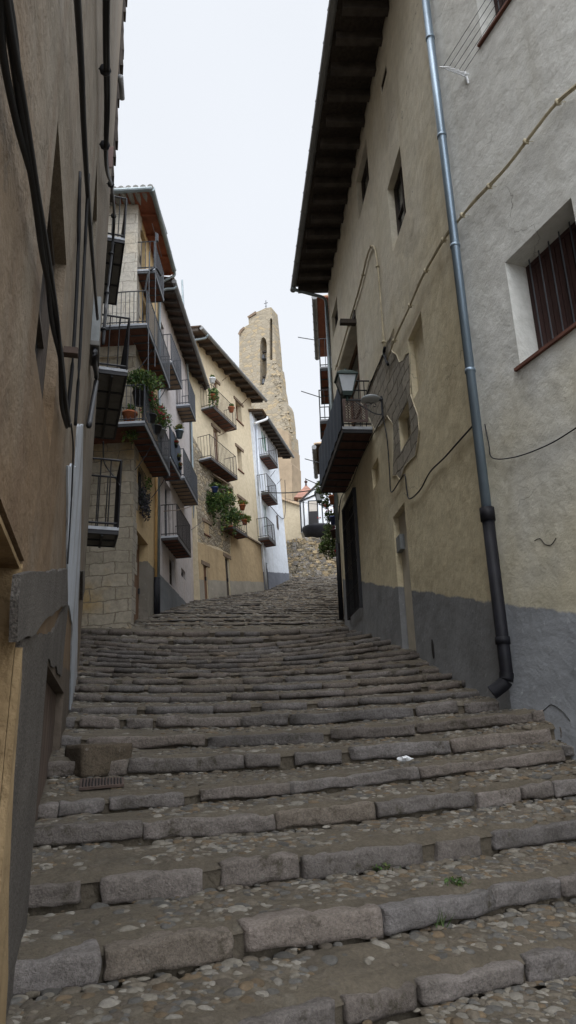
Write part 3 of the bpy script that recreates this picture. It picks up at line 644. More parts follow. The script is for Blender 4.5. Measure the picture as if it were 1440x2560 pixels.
patch(L1, [(62, 1438), (120, 1429), (173, 1424), (174, 1506), (130, 1540), (88, 1592), (52, 1606), (56, 1500)], .0, .028, 'granite', h1, 'door_lintel', .010, n_at=.04, seed=5)
patch(L1, [(199, 1428), (205, 1426), (205, 1475), (199, 1500)], .0, .04, 'granite', h1, 'lintel_end', .01)
M['peel'] = plaster('peeling_whitewash', (.46, .49, .54), (.40, .43, .48), (.22, .20, .17), streak=.35)
patch(L1, [(191, 1066), (205, 1060), (203, 1180), (200, 1300), (197, 1430), (193, 1500), (189, 1775), (172, 1775), (178, 1560), (165, 1500), (165, 1165), (186, 1165)], .0, .014, 'peel', h1, 'whitewashed_band', .02)
sl_ = MB(L1); r_ = random.Random(4); v = 11.0
while v < 17.4:
    hh = r_.uniform(.42, .62); ex = r_.uniform(.05, .10); sl_.hexa([L1.P(u, n, v_) for v_, e in ((v, ex), (v+hh, ex-.045)) for n in (-.05, max(.012, e)) for u in (EL-.22, EL+.012)]); v += hh*.93
sl_.build('corner_slates', M['rafter'], h1)
mb = MB(L1); mb.tube([L1.P(EL-.3, .05, 13.9), L1.P(EL+.22, .10, 13.9)], .06, 10); mb.build('spout', M['dzinc'], h1, True)
patch(L1, [(268, 372), (284, 366), (283, 415), (270, 418)], .0, .012, 'tile', h1, 'bare_bricks', .02)
B1 = [(22, -70), (45, 90), (72, 290), (100, 480), (125, 640), (148, 790), (160, 900), (170, 1000), (178, 1060)]
cable(L1, B1, .010, 'cable', 'cable_bundle', 'thick bundle of black cables sagging down the brown wall, nearest on the left', .06, 4, .03)
cable(L1, [(178, 1060), (183, 1120), (180, 1220), (174, 1330), (169, 1410)], .007, 'cable', 'drop_cable', 'thin black cable dropping past the whitewashed band to the granite lintel', .05)
cable(L1, [(184, -60), (198, 150), (206, 300), (213, 430), (225, 580), (234, 700), (242, 800)], .015, 'cable', 'cable', 'black cable running down the brown wall into the grey junction box', .06, 2, .015)
cable(L1, [(213, 430), (203, 640), (190, 880), (181, 1060)], .012, 'cable', 'cable', 'pair of slim cables slanting down left from the midway cable joint', .04, 2, .04)
cable(L1, [(262, -60), (262, 100), (264, 250), (264, 410), (279, 470), (284, 540), (279, 620), (270, 710), (262, 780), (256, 860)], .022, 'cable', 'cable_bundle', 'knobbly black cable bundle tied beside the slate edged corner', [.06, .06, .06, .06, .07, .09, .08, .06, .05, .05], 3, .025, ties=7)
cable(L1, [(240, 862), (236, 900), (241, 945), (233, 1000), (222, 1065)], .028, 'cable', 'conduit', 'thick black conduit bending down below the grey junction box', .06)
bu, bv = L1.hit(243, 826, .06); jb = thing('junction_box', L1.P(bu, 0, bv-.4), 'grey plastic junction box fixed near the corner of the brown wall', 'box')
mb = MB(L1); mb.box(bu-.25, bu+.2, .003, .09, bv-.3, bv+.3); mb.build('casing', M['greybox'], jb); mb = MB(L1); mb.box(bu-.27, bu+.22, .003, .105, bv-.36, bv-.305); mb.build('lower_cap', M['concrete'], jb)
cu, cv = L1.hit(180, 881, .05); mb = MB(L1); mb.box(cu-.03, cu+.03, .003, .085, cv-.02, cv+.02); tag(mb.build('cable_clamp', M['rust']), 'rusty iron clamp holding the slim cables to the brown wall', 'clamp')
# ------------------------------------------------------------------ its neighbour with three balconies
LB = Face(L1.P(EL+.03, -.02, 0), -18, 'L')
hb = thing('balcony_house', LB, 'house behind the brown corner with three stacked grey soffit balconies', 'house')
wall(LB, 0.02, 4.5, -3, 15.6, [(.6, 1.9, 7.6, 9.8, .2)], M['L1'], hb, 5)
window(LB, (.6, 1.9, 7.6, 9.8, .2), hb, 'dwood', 'glass')
for (a, b), n_, hh, jo in ((((325, 895), (288, 1095)), .53, 1.12, .75), (((302, 1300), (287, 1365)), .52, 1.25, .55), (((312, 612), (292, 745)), .42, 1.1, .8)):
    u0, u1, v = balc_px(LB, a, b, n_); u0 = max(u0, .05); bl = balcony(LB, u0, u1, v, n_, hb, hh, 'iron', 'concrete', 'slab', jo, .15, .012)
    mb = MB(LB); mb.box(u0+.04, u1-.04, n_*.45, n_*.45+.04, v-.12, v-.075); mb.build('beam', M['iron'], bl)
cable(LB, [(258, 1105), (262, 1160), (292, 1200), (300, 1215)], .012, 'iron', 'stay_rod', '', [.1, .3, .5, .45], par=hb)
# ================================================================== corner house, stone front and ochre side
L2 = Face(atd(325, 1560, 16), .5, 'L', 1.6)
h2 = thing('corner_house', L2, 'tall corner house of pale stone blocks with an ochre side and flower balconies', 'house')
du0, dv1 = L2.hit(336, 1375); dd = (max(.25, du0), L2.hit(368, 1548)[0], L2.hit(345, 1556)[1]-.1, 0, .25)
dd = (dd[0], dd[1], dd[2], dd[2]+2.35, .25); print('L2 door', dd)
b0 = balc_px(L2, (387, 668), (410, 755), .5); b1 = balc_px(L2, (368, 803), (425, 972), .5); b2 = balc_px(L2, (362, 1050), (425, 1188), .5)
gw = op_px(L2, (345, 1165), (357, 1275), .12); gw = (gw[0], gw[1], gw[2], gw[3], .12)
ops = [dd, gw, (.35, 1.15, b0[2], b0[2]+1.9, .2), (.75, 1.65, b1[2], b1[2]+2.0, .2), (.9, 1.8, b2[2], b2[2]+2.0, .2)]
L2L = 3.05; L2H = 12.15
wall(L2, 0, L2L, -3, L2H, ops, M['L2'], h2, 4.5)
for o in ops[2:]: window(L2, o, h2, 'dwood', 'glass', (1, 3))
window(L2, gw, h2, 'dwood', 'glass'); door(L2, dd, h2, 'bwood', 5)
F2 = Face(L2.P(0, 0, 0), .5, 'F', 0)    # stone front towards the steps
mb = MB(); P = L2.P
mb.hexa([P(-.03, n, v)+Vector((0, 0, 0)) for v in (-3, L2H) for n in (-4.5, .03) for u in (0,)][:0] or [L2.P(u, n, v) for v in (-3, 7.0) for n in (-4.4, .03) for u in (-.04, -.002)])
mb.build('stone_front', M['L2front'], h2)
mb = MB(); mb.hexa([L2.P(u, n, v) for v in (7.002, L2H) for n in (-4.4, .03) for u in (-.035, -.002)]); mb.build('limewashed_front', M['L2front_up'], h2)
q = MB(L2); r_ = random.Random(8); v = -.3
while v < L2H-.3:
    hh = r_.uniform(.28, .38); q.box(-.002, r_.choice([.28, .45, .36, .55]), .001, .022, v, v+hh-.012); v += hh
q.build('quoins', M['quoin'], h2)
bl = balcony(L2, *b0, .5, h2, .95, 'greyiron', 'tile', 'slab', .36, .11)
bl = balcony(L2, *b1, .5, h2, 1.0, 'greyiron', 'tile', 'slab', .36, .11, wrap=1.9)
bl = balcony(L2, *b2, .5, h2, 1.0, 'greyiron', 'tile', 'slab', .36, .11, wrap=1.9)
for b in (b1, b2):
    for du in (.15, b[1]-.15):
        mb = MB(L2); mb.tube(smooth_path([L2.P(du, .02, b[2]-.75), L2.P(du, .12, b[2]-.62), L2.P(du, .3, b[2]-.35), L2.P(du, .42, b[2]-.1)]), .012, 5)
        c = L2.P(du, .45, b[2]-.16); mb.tube([c+L2.N*(.07*math.cos(t/3)*(1-t/24))+L2.V*(.07*math.sin(t/3)*(1-t/24)) for t in range(0, 20)], .009, 4); mb.build('scroll_bracket', M['greyiron'], h2)
gn = .55; (ga, gv1), (gb, gv2) = L2.hit(375, 446, gn), L2.hit(435, 680, gn); gv = (gv1+gv2)/2; print('L2 gutter', ga, gb, gv, gv1, gv2)
rt2 = roof(L2, -.55, L2L, .5, gv+.05, 4.5, 4, h2, 'redboard', 'redboard', .9, .06, .06, .05)
gutter(L2, -.62, gb, gn, gv, .07, 'zinc', h2)
mb = MB(L2); mb.tube([L2.P(-.62, gn, gv), L2.P(-.62, -4.4, gv)], .07, 10); [mb.tube([L2.P(-.62, n, gv), L2.P(-.62, n-.02, gv)], .08, 10) for n in (-.1, -.7, -1.4)]; mb.build('front_gutter', M['zinc'], h2)
mb = MB(L2); k = 24
for i in range(k): n_ = .5-4.8*i/k; mb.tube([L2.P(-.66, n_, gv+.05), L2.P(1.5, n_, gv+.30)], .085, 8)
mb.build('front_tiles', M['dulltile'], h2)
mb = MB(L2); mb.tube(smooth_path([L2.P(2.95, gn, gv), L2.P(3.0, gn-.05, gv-.12), L2.P(2.98, .12, gv-.35), L2.P(2.95, .07, gv-.7)]), .045, 8); mb.tube([L2.P(2.95, .07, gv-.7), L2.P(2.95, .07, 1.75)], .045, 8); mb.build('downpipe', M['zinc'], h2, True)
mb = MB(L2); mb.tube([L2.P(2.95, .075, 1.75), L2.P(2.95, .075, .5)], .055, 10); mb.build('lower_downpipe', M['blackpipe'], h2, True)
mb = MB(L2); mb.tube([L2.P(2.66, .06, 5.8), L2.P(2.66, .06, 1.7)], .04, 8); mb.build('ochre_pipe', M['copper'], h2, True)
mb = MB(L2); mb.tube([L2.P(2.66, .06, 1.7), L2.P(2.66, .06, .45)], .05, 8); mb.build('ochre_pipe_foot', M['blackpipe'], h2, True)
# grille with dried plants
mb = MB(L2); a, b, c, d, _ = gw
for i in range(5): u = a+(b-a)*i/4; mb.tube([L2.P(u, .05, c), L2.P(u, .05, d)], .009, 4)
for i in range(4): v = c+(d-c)*i/3; mb.tube([L2.P(a-.05, .05, v), L2.P(b+.05, .05, v)], .009, 4)
mb.build('window_grille', M['iron'], h2)
mb = MB(); r_ = random.Random(9); leaves(mb, lambda: L2.P(r_.uniform(a-.05, b+.15), r_.uniform(.05, .2), r_.triangular(c-.35, d-.5, c+.2)), 420, .045, [(.03, .03, .04), (.04, .045, .04), (.05, .05, .06)], r_)
leaves(mb, lambda: L2.P(r_.uniform(b-.1, b+.25), r_.uniform(.05, .2), c+.75+r_.gauss(0, .1)), 90, .04, GREENS, r_)
tag(mb.build('climbing_plant', M['leaf']), 'dark withered plant over the grille window on the ochre wall', 'plant')
mb = MB(L2); mb.tube(smooth_path([L2.P(-.03, .25, 8.9), L2.P(-.05, .35, 9.5), L2.P(.1, .5, 9.8), L2.P(.4, .6, 9.75)]), .03, 8); tag(mb.build('flue', M['cable'], None, True), 'bent black pipe sticking out at the corner by the top balcony', 'pipe')
mb = MB(L2); p0 = L2.P(b0[0], .52, b0[2]-3.0); mb.tube([p0, L2.P(b0[0], .52, b0[2]+1.25)], .013, 6); mb.tube([L2.P(b0[0]-.5, .52, b0[2]+1.1), L2.P(b0[0]+.9, .52, b0[2]+1.12)], .008, 4); mb.box(b0[0]+.1, b0[0]+.18, .48, .56, b0[2]+1.05, b0[2]+1.3); tag(mb.build('aerial', M['greyiron']), 'thin mast with a small aerial on the top balcony of the corner house', 'aerial')
mb = MB(L2); mb.tube([L2.P(b1[0]+.02, .53, b2[2]+.9), L2.P(b1[0]+.02, .53, b1[2]+2.2)], .013, 6); tag(mb.build('pole', M['greyiron']), 'slim steel pole rising from the flower balcony to the balcony above', 'pole')
# potted plants on the flower balcony
def onb(F, u, n, v): return F.P(u, n, v)
plant('potted_shrub', L2.P(b2[0]+.32, .28, b2[2]+.62), (.52, .5, .38), 'big bushy green shrub in a dark pot above the flower balcony rail', None, 'blackpot', .16, .35, 1500, None, leaf=.045)
plant('geranium', L2.P(b2[0]+.75, .50, b2[2]+.35), (.36, .36, .5), 'red geranium spilling over the rail near the slim pole', 'flowers along the corner balcony', 'blackpot', .12, .2, 1100, PINK, 22)
plant('geranium', L2.P(b2[0]+1.35, .52, b2[2]+.32), (.34, .5, .42), 'pink geranium in the middle of the flower balcony rail', 'flowers along the corner balcony', 'blackpot', .12, .2, 950, PINK, 30)
plant('geranium', L2.P(b2[0]+1.95, .50, b2[2]+.50), (.34, .42, .5), 'tall flowering pot at the middle far part of the flower balcony', 'flowers along the corner balcony', 'greybox', .12, .2, 950, PINK, 14)
plant('potted_plant', L2.P(b2[0]+.14, .1, b2[2]+.03), (.16, .16, .16), 'green plant in a terracotta pot at the end of the flower balcony', None, 'terra', .17, .3, 240)
plant('potted_plant', L2.P(b2[0]+.1, -.3, b2[2]+.03), (.22, .2, .24), 'grey green plant at the front end of the flower balcony, beside the terracotta pot', None, 'blackpot', .13, .25, 300, cols=[(.06, .085, .06), (.08, .10, .07)])
plant('hanging_plant', L2.P(b2[0]+.3, .1, b2[2]-.12), (.2, .14, .1), 'sparse trailing plant under the near end of the flower balcony', None, None, n=60, hang=.35)
# ================================================================== lilac white house
L3 = Face(atd(395, 1530, 19), 2.2, 'L', 2.5)
h3 = thing('plastered_house', L3, 'lilac white plastered house with six small balconies and dark raftered eave', 'house')
L3L = L3.hit(500, 1500)[0]; print('L3 len', L3L, L3.at(500, 1500))
bs = [balc_px(L3, a, b, .5) for a, b in (((430, 905), (455, 967)), ((475, 1005), (490, 1055)), ((427, 1150), (453, 1188)), ((462, 1202), (495, 1249)), ((445, 1342), (478, 1386)))]
ops = []
for u0, u1, v in bs: c_ = (u0+u1)/2; w_ = min(.45, (u1-u0)/2-.15); ops.append((c_-w_, c_+w_, v, v+2.05, .2))
g1 = op_px(L3, (423, 1388), (437, 1472), .15); g2 = op_px(L3, (453, 1418), (464, 1452), .15)
ops += [g1[:4]+(.15,), g2[:4]+(.15,)]
L3H = (L3.hit(405, 720)[1]+L3.hit(470, 915)[1])/2
wall(L3, 0.02, L3L, -3, L3H, ops, M['L3'], h3, 4.5)
for i, o in enumerate(ops): window(L3, o, h3, 'dwood' if i % 2 else 'greyiron', 'glass' if i != 4 else 'blind', (1, 3 if o[3]-o[2] > 1.6 else 1))
for i, (u0, u1, v) in enumerate(bs): balcony(L3, u0, u1, v, .5, h3, 1.0, 'greyiron' if i != 4 else 'rail_far', 'tile' if i in (2, 4) else 'ptile', 'slab', .34, .11, cloth='fabric' if i == 2 else None)
gn = .62; (ga, gva), (gb, gvb) = L3.hit(440, 720, gn), L3.hit(502, 915, gn); print('L3 gutter', ga, gb, gva, gvb)
roof(L3, .1, L3L+.1, .58, (gva+gvb)/2+.22, 4.5, 12, h3, sp=.5); gutter(L3, .0, L3L+.15, .64, (gva+gvb)/2, .07, 'dzinc', h3)
mb = MB(L3); mb.tube(smooth_path([L3.P(.2, .64, (gva+gvb)/2), L3.P(.16, .6, (gva+gvb)/2-.15), L3.P(.1, .3, (gva+gvb)/2-.2), L3.P(.08, .08, (gva+gvb)/2-.4)]), .045, 8); mb.build('gutter_elbow', M['zinc'], h3, True)
mb = MB(L3); px_ = [(478, 1052), (482, 1190), (487, 1340), (494, 1430), (500, 1500)]; mb.tube([L3.at(x, y, .08) for x, y in px_], .045, 8); mb.tube([L3.at(x, y, .08) for x, y in ((455, 700), (462, 830), (478, 1052))], .04, 8); mb.build('downpipe', M['zinc'], h3, True)
patch(L3, [(L3L-1.5, -.2), (L3L-.1, -.2), (L3L-.1, 1.0), (L3L-.7, 1.5), (L3L-1.2, 1.2)], 0, .012, 'L3', h3, 'plaster_patch', .05, uv=True)
plant('hanging_pot', L3.P(bs[2][0]+.75, .62, bs[2][2]+.95), (.16, .16, .14), 'yellow green plant in a pale metal pot hung on the cloth covered balcony', None, 'galv', .12, .24, 260, None, cols=[(.12, .15, .03), (.07, .11, .03), (.20, .17, .03)])
for i, dx in enumerate((.55, .95, 1.15)):
    plant('geranium', L3.P(bs[2][0]+dx, .56, bs[2][2]+(.55, .30, .08)[i]), (.09, .09, .1), ('small dark red geranium below the pale metal pot', 'red geranium halfway down the cloth covered balcony', 'red flower near the foot of the cloth covered balcony')[i], 'little geraniums on the cloth balcony', 'blackpot', .05, .09, 90, [(.30, .01, .015), (.4, .02, .03)], 5)
cable(L3, [(410, 1278), (445, 1275), (465, 1270), (488, 1262)], .012, 'lintel', 'clothes_arm', 'grey wooden arm slanting over the lowest lilac house balcony', [.52, .55, .6, .3], par=h3)
cable(L3, [(478, 1325), (492, 1314), (508, 1302)], .012, 'iron', 'clothes_arm', 'black rod sticking out from the lowest lilac house balcony rail', [.5, .5, .5], par=h3)
# ================================================================== cream house with rubble patch
L4 = Face(atd(500, 1500, 24.8), 20, 'L', 4)
h4 = thing('cream_house', L4, 'cream rendered house with bare rubble patch, brown lintels and four balconies', 'house')
L4L = L4.hit(667, 1475)[0]; gn = .75; (ga, gva), (gb, gvb) = L4.hit(505, 802, gn), L4.hit(652, 1003, gn); print('L4 len', L4L, 'gut', ga, gb, gva, gvb)
c1 = balc_px(L4, (533, 1012), (592, 1072), .55); c2 = balc_px(L4, (528, 1142), (594, 1196), .55); c3 = balc_px(L4, (582, 1326), (618, 1328), .5)
c3 = (c3[0], c3[1], c3[2]); e1 = op_px(L4, (532, 935), (546, 1000), .22); e2 = op_px(L4, (532, 1058), (548, 1140), .22)
wins = [op_px(L4, a, b, .26) for a, b in (((588, 1000), (606, 1062)), ((592, 1118), (607, 1182)), ((597, 1245), (611, 1292)), ((510, 1305), (522, 1340)), ((532, 1180), (566, 1235)))]
d1 = op_px(L4, (507, 1412), (521, 1492), .2); d2 = op_px(L4, (561, 1392), (577, 1486), .35)
L4H = (L4.hit(490, 830)[1]+L4.hit(645, 1010)[1])/2; print('L4H', L4H)
e1 = (e1[0], e1[1], c1[2], c1[2]+2.1, .12); e2 = (e2[0], e2[1], c2[2], c2[2]+2.1, .12)
ops = [e1, e2, *wins, (d1[0], d1[1], d1[2]-.4, d1[3], .06), (d2[0], d2[1], d2[2]-.5, d2[3], .09)]
wall(L4, 0.0, L4L, -3, L4H, ops, M['L4'], h4, 5)
for i, o in enumerate(ops[:7]):
    window(L4, o, h4, 'bwood' if i in (0, 1, 2, 3) else 'dwood', 'blind' if i < 2 else 'glass', (1, 2)); mb = MB(L4); mb.box(o[0]-.18, o[1]+.22, -.02, .05, o[3], o[3]+.13); mb.build('lintel', M['lintel'], h4)
    if i > 1: mb = MB(L4); mb.box(o[0]-.08, o[1]+.08, -.02, .05, o[2]-.05, o[2]); mb.build('sill', M['tile'], h4)
door(L4, ops[7], h4, 'bwood', 4); door(L4, ops[8], h4, 'dwood', 4)
for o in ops[7:]: mb = MB(L4); mb.box(o[0]-.15, o[1]+.2, -.02, .04, o[3], o[3]+.15); mb.build('lintel', M['lintel'], h4)
for c in (c1, c2): balcony(L4, *c, .55, h4, 1.0, 'rail_far', 'tile', 'slab', .36, .13, .008)
balcony(L4, c3[0], max(c3[1], c3[0]+1.2), c3[2], .5, h4, .5, 'rail_far', 'tile', 'terra', .4, .2, .008)
def holes(poly_px, ops_, F, name, m, n1=.012, jag=.06, seed=1):
    """a thin skin over part of the wall, cut round the openings"""
    pts = [F.hit(x, y) for x, y in poly_px]; bm = bmesh.new(); r_ = random.Random(seed); out = []
    for (a, b), (c, d) in zip(pts, pts[1:]+pts[:1]):
        L = math.hypot(c-a, d-b); k = max(1, int(L/.2)); out.append((a, b)); out += [(a+(c-a)*i/k+r_.uniform(-jag, jag), b+(d-b)*i/k+r_.uniform(-jag, jag)) for i in range(1, k)]
    F.last = out; vs = [bm.verts.new((a, 0, b)) for a, b in out]; es = [bm.edges.new((vs[i], vs[(i+1) % len(vs)])) for i in range(len(vs))]
    umin, umax = min(a for a, b in out), max(a for a, b in out); vmin, vmax = min(b for a, b in out), max(b for a, b in out)
    from mathutils import geometry
    for a, b, c, d, _ in ops_:
        if a > umin and b < umax and c > vmin and d < vmax:
            q = [bm.verts.new((x, 0, y)) for x, y in ((a, c), (b, c), (b, d), (a, d))]; es += [bm.edges.new((q[i], q[(i+1) % 4])) for i in range(4)]
    bmesh.ops.triangle_fill(bm, edges=es, use_beauty=True, use_dissolve=False)
    bm.verts.index_update(); mb = MB(); k = len(bm.verts)
    V = [F.P(v.co.x, n1, v.co.z) for v in bm.verts]; V2 = [F.P(v.co.x, 0, v.co.z) for v in bm.verts]; fs = [tuple(v.index for v in f.verts) for f in bm.faces]
    mb.add(V+V2, fs+[(e.verts[0].index, e.verts[1].index, e.verts[1].index+k, e.verts[0].index+k) for e in bm.edges if len(e.link_faces) == 1]); bm.free(); return mb
allops = ops
holes([(481, 1090), (497, 1120), (513, 1150), (562, 1186), (583, 1218), (588, 1280), (575, 1325), (574, 1385), (548, 1368), (495, 1355)], allops, L4, 'x', 'L4rub', .012).build('rubble_patch', M['L4rub'], h4)
lo = MB(L4); lv = L4.hit(600, 1334)[1]
low = [(0.01, -2.9), (L4L-.01, -2.9), (L4L-.01, L4.hit(657, 1368)[1]), (L4.hit(600, 1334)[0], lv), (L4.hit(578, 1322)[0], lv+.05), (L4.hit(576, 1384)[0], L4.hit(574, 1386)[1]), (.02, L4.hit(497, 1357)[1])]
lpx = [proj(L4.P(u, 0, v)) for u, v in low]
hm = holes(lpx, [o for o in allops if o[3] < lv+1 and o[2] > -2.9 or False], L4, 'x', 'L4low', .018, .01)
M['L4low_'] = M['L4low']; hm.build('sandy_lower_render', M['L4low'], h4)
mb = MB(L4); mb.hexa([L4.P(u, n, v+k) for k in (0, .07) for n in (.018, .075) for u, v in ((L4.hit(598, 1333)[0], lv), (L4L, L4.hit(657, 1368)[1]))]); mb.build('string_course', M['lintel'], h4)
roof(L4, -.1, L4L+.05, .68, (gva+gvb)/2+.2, 5, 12, h4, sp=.62, rw=.12, rh=.14); gutter(L4, -.15, L4L+.1, .75, (gva+gvb)/2, .075, 'dzinc', h4)
mb = MB(L4); g_ = (gva+gvb)/2; mb.tube(smooth_path([L4.P(.35, .78, g_), L4.P(.3, .7, g_-.2), L4.P(.1, .35, g_-.3), L4.P(-.1, .12, g_-.45)]), .05, 8); mb.build('gutter_elbow', M['zinc'], h4, True)
for i, (x, y, s_, hg, lab, fl, pt) in enumerate([(533, 1000, (.22, .2, .2), .9, 'trailing green plant at the near end of the top cream house balcony', None, 'terra'), (578, 1030, (.12, .12, .12), 0, 'small pot at the far end of the top cream house balcony rail', None, 'terra'),
        (531, 958, (.1, .1, .08), 0, 'little white pot on the near corner of the top cream house rail', None, 'white'),
        (546, 1282, (.85, .4, .6), 1.3, 'large leafy green plant cascading down the rubble wall', None, None),
        (574, 1308, (.45, .35, .45), .9, 'hanging greenery beside the lowest cream house balcony', None, None),
        (537, 1232, (.3, .15, .15), 0, 'pots of green plants on the rubble wall sill, left one', None, 'blue'), (556, 1238, (.3, .15, .12), 0, 'violet pot with low plants on the rubble wall sill', None, 'lattice'), (571, 1246, (.25, .12, .14), 0, 'reddish plant in a terracotta pot right of the violet pot', [(.25, .05, .05)], 'terra'),
        (590, 1312, (.35, .2, .22), 0, 'reddish plants in long box on the lowest cream house balcony', [(.35, .08, .04)], 'terra'), (612, 1312, (.3, .2, .2), .3, 'yellow green plant at far end of the lowest cream house balcony', None, 'terra'),
        (606, 1275, (.25, .18, .14), 0, 'orange flowering pot on the small right sill', [(.5, .2, .02)], 'terra')]):
    n_ = .55 if i < 3 else .35; bp = L4.at(x, y, n_); cols = GREENS if i not in (9, 10) else [(.15, .17, .04), (.10, .13, .03)]
    plant('hanging_plant' if hg else 'potted_plant', bp, s_, lab, 'plants on the cream house', pt, .13, .22, 1900 if i == 3 else (800 if i == 4 else 200), fl, 10, .06, hg, cols)
cable(L4, [(530, 1185), (555, 1200), (572, 1212)], .05, 'lintel', 'awning_board', 'weathered slanting board over the rubble wall window', [.1, .35, .3], par=h4)
for i, (a, b, lab) in enumerate([((556, 952), (575, 935), 'upper'), ((545, 1090), (590, 1068), 'middle'), ((605, 1010), (620, 995), 'right')]):
    cable(L4, [a, b], .015, 'lintel', 'clothes_arm', '', [.05, .9], par=h4)
# ================================================================== white house
L5 = Face(atd(667, 1475, 30.8), 13.8, 'L', 4)
h5 = thing('white_house', L5, 'blue white limewashed house with green shutters at the top of the street', 'house')
L5L = L5.hit(724, 1450)[0]; gn = .6; (ga, gva), (gb, gvb) = L5.hit(668, 1037, gn), L5.hit(733, 1150, gn); gv = (gva+gvb)/2; print('L5', L5L, ga, gb, gva, gvb)
w5 = [op_px(L5, a, b, .05) for a, b in (((651, 1070), (668, 1138)), ((656, 1165), (668, 1240)), ((656, 1255), (672, 1345)), ((664, 1405), (673, 1468)))]
w5[3] = (w5[3][0], w5[3][1], w5[3][2]-.3, w5[3][3], .06)
L5H = gv+.3
wall(L5, 0.02, L5L, -3, L5H, w5, M['L5'], h5, 5)
for o, mm in zip(w5[:3], ('green', 'glass', 'teal')): window(L5, o, h5, 'white', mm, (1, 0)); 
door(L5, w5[3], h5, 'dwood', 3)
for a, b in (((673, 1135), (695, 1168)), ((672, 1235), (694, 1253)), ((672, 1343), (690, 1360))): balcony(L5, *balc_px(L5, a, b, .5), .5, h5, .95, 'rail_far', 'tile', 'concrete', .36, .13, .009)
roof(L5, 0, gb, .55, gv+.15, 5, 10, h5, sp=.5); gutter(L5, ga-.1, gb, .62, gv, .07, 'dzinc', h5)
mb = MB(L5); mb.tube([L5.at(x, y, .08) for x, y in ((641, 1060), (650, 1230), (657, 1365), (667, 1472))], .05, 8); mb.build('downpipe', M['whitepipe'], h5, True)
mb = MB(L5); mb.tube(smooth_path([L5.P(.6, .62, gv), L5.P(.5, .55, gv-.15), L5.P(.0, .1, gv-.5)]), .06, 8); mb.build('gutter_elbow', M['white'], h5, True)
patch(L5, [(690, 1290), (694, 1288), (697, 1322), (695, 1326), (692, 1318)], 0, .012, 'rust', h5, 'stain_patch', .03)
for a, b, lab in (((676, 1192), (688, 1176), 'near'), ((693, 1210), (704, 1197), 'far')): cable(L5, [a, b], .012, 'iron', 'clothes_arm', '', [.5, .9], par=h5)
# ================================================================== church tower behind
T = Face(atd(665, 1250, 64), 24, 'F')
ht = thing('church_tower', T, 'ruinous sandy stone church bell gable with two arched openings', 'church tower')
def arch(cx0, cx1, ytop, yspring, ybot):
    pts = [(cx0, ybot), (cx1, ybot), (cx1, yspring)]; c = (cx0+cx1)/2; w_ = (cx1-cx0)/2
    for i in range(1, 8): t = math.pi*i/8; pts.append((c+w_*math.cos(t), yspring-(yspring-ytop)*math.sin(t)**.8))
    return pts+[(cx0, yspring)]
def plate(F, outer, hls, n0, n1, m, parent, name):
    bm = bmesh.new(); es = []; loops = []
    for loop in [outer]+hls:
        vs = [bm.verts.new((*F.hit(x, y), 0)) for x, y in loop]; loops.append(len(vs)); es += [bm.edges.new((vs[i], vs[(i+1) % len(vs)])) for i in range(len(vs))]
    bmesh.ops.triangle_fill(bm, edges=es, use_beauty=True, use_dissolve=False); bm.verts.index_update(); k = len(bm.verts); mb = MB()
    A = [F.P(v.co.x, n1, v.co.y) for v in bm.verts]; B = [F.P(v.co.x, n0, v.co.y) for v in bm.verts]; fs = [tuple(v.index for v in f.verts) for f in bm.faces]
    mb.add(A+B, fs+[tuple(i+k for i in f) for f in fs]+[(e.verts[0].index, e.verts[1].index, e.verts[1].index+k, e.verts[0].index+k) for e in bm.edges if len(e.link_faces) == 1]); bm.free(); return mb.build(name, M[m], parent)
hA, hB = arch(650, 667, 843, 868, 962), arch(674, 681, 795, 808, 900)
plate(T, [(598, 1260), (598, 836), (601, 827), (610, 818), (622, 811), (621, 793), (640, 781), (664, 770), (678, 768), (681, 800), (686, 850), (690, 905), (692, 980), (700, 1260)], [hA, hB], -1.6, 0, 'tower', ht, 'bell_gable')
plate(T, [(596, 836), (601, 826), (610, 818), (612, 822), (603, 832), (601, 840)], [], -1.7, .12, 'lintel', ht, 'left_cap'); plate(T, [(619, 793), (640, 779), (641, 785), (622, 797)], [], -1.7, .12, 'lintel', ht, 'upper_cap')
def rough_band(pts, n1, m, name): return plate(T, pts, [], -1.2, n1, m, ht, name)
rough_band([(640, 1000), (660, 985), (672, 940), (688, 914), (698, 918), (702, 945), (703, 965), (707, 985), (709, 1000), (718, 1010), (722, 1020), (724, 1035), (727, 1060), (728, 1085), (733, 1090), (735, 1120), (737, 1160), (735, 1300), (640, 1300)], .5, 'tower', 'stepped_buttress')
rough_band([(658, 1100), (668, 1085), (690, 1078), (712, 1082), (731, 1090), (732, 1096), (734, 1125), (737, 1128), (738, 1165), (740, 1168), (742, 1300), (655, 1300)], 1.0, 'tower2', 'lower_buttress')
rm = MB(); r_ = random.Random(21)
for i in range(90):     # worn stones standing off the broken flank
    f_ = r_.random(); x = 690+f_*45+r_.uniform(-4, 3); y = 925+f_*190+r_.uniform(-25, 20)*1; q = T.at(x-6, y, .5); s_ = r_.uniform(.10, .24); q = q-T.N*.1; rock(rm, q, Vector((1, 0, 0)), Vector((0, 1, 0)), Vector((0, 0, 1)), s_, .15, s_*.55, (3, 2, 2), .5, .05, i)
rm.build('worn_stones', M['tower'], ht)
for (x, y, s_, lab) in ((658, 893, .62, 0), (659, 955, .72, 1)):
    c = T.at(x, y, -.7); mb = MB(); mb.lathe(c-Vector((0, 0, s_*.5)), [(s_*.55, 0), (s_*.50, .08), (s_*.38, s_*.35), (s_*.33, s_*.75), (s_*.2, s_*.95), (.05, s_)], 14); b = mb.build('bell', M['greyiron'], ht, True)
    mb = MB(); mb.F = T; u, v = T.hit(x, y-12, -.7); mb.box(u-.45, u+.35, -.8, -.6, v-.08, v+.12); mb.build('yoke', M['dwood'], b)
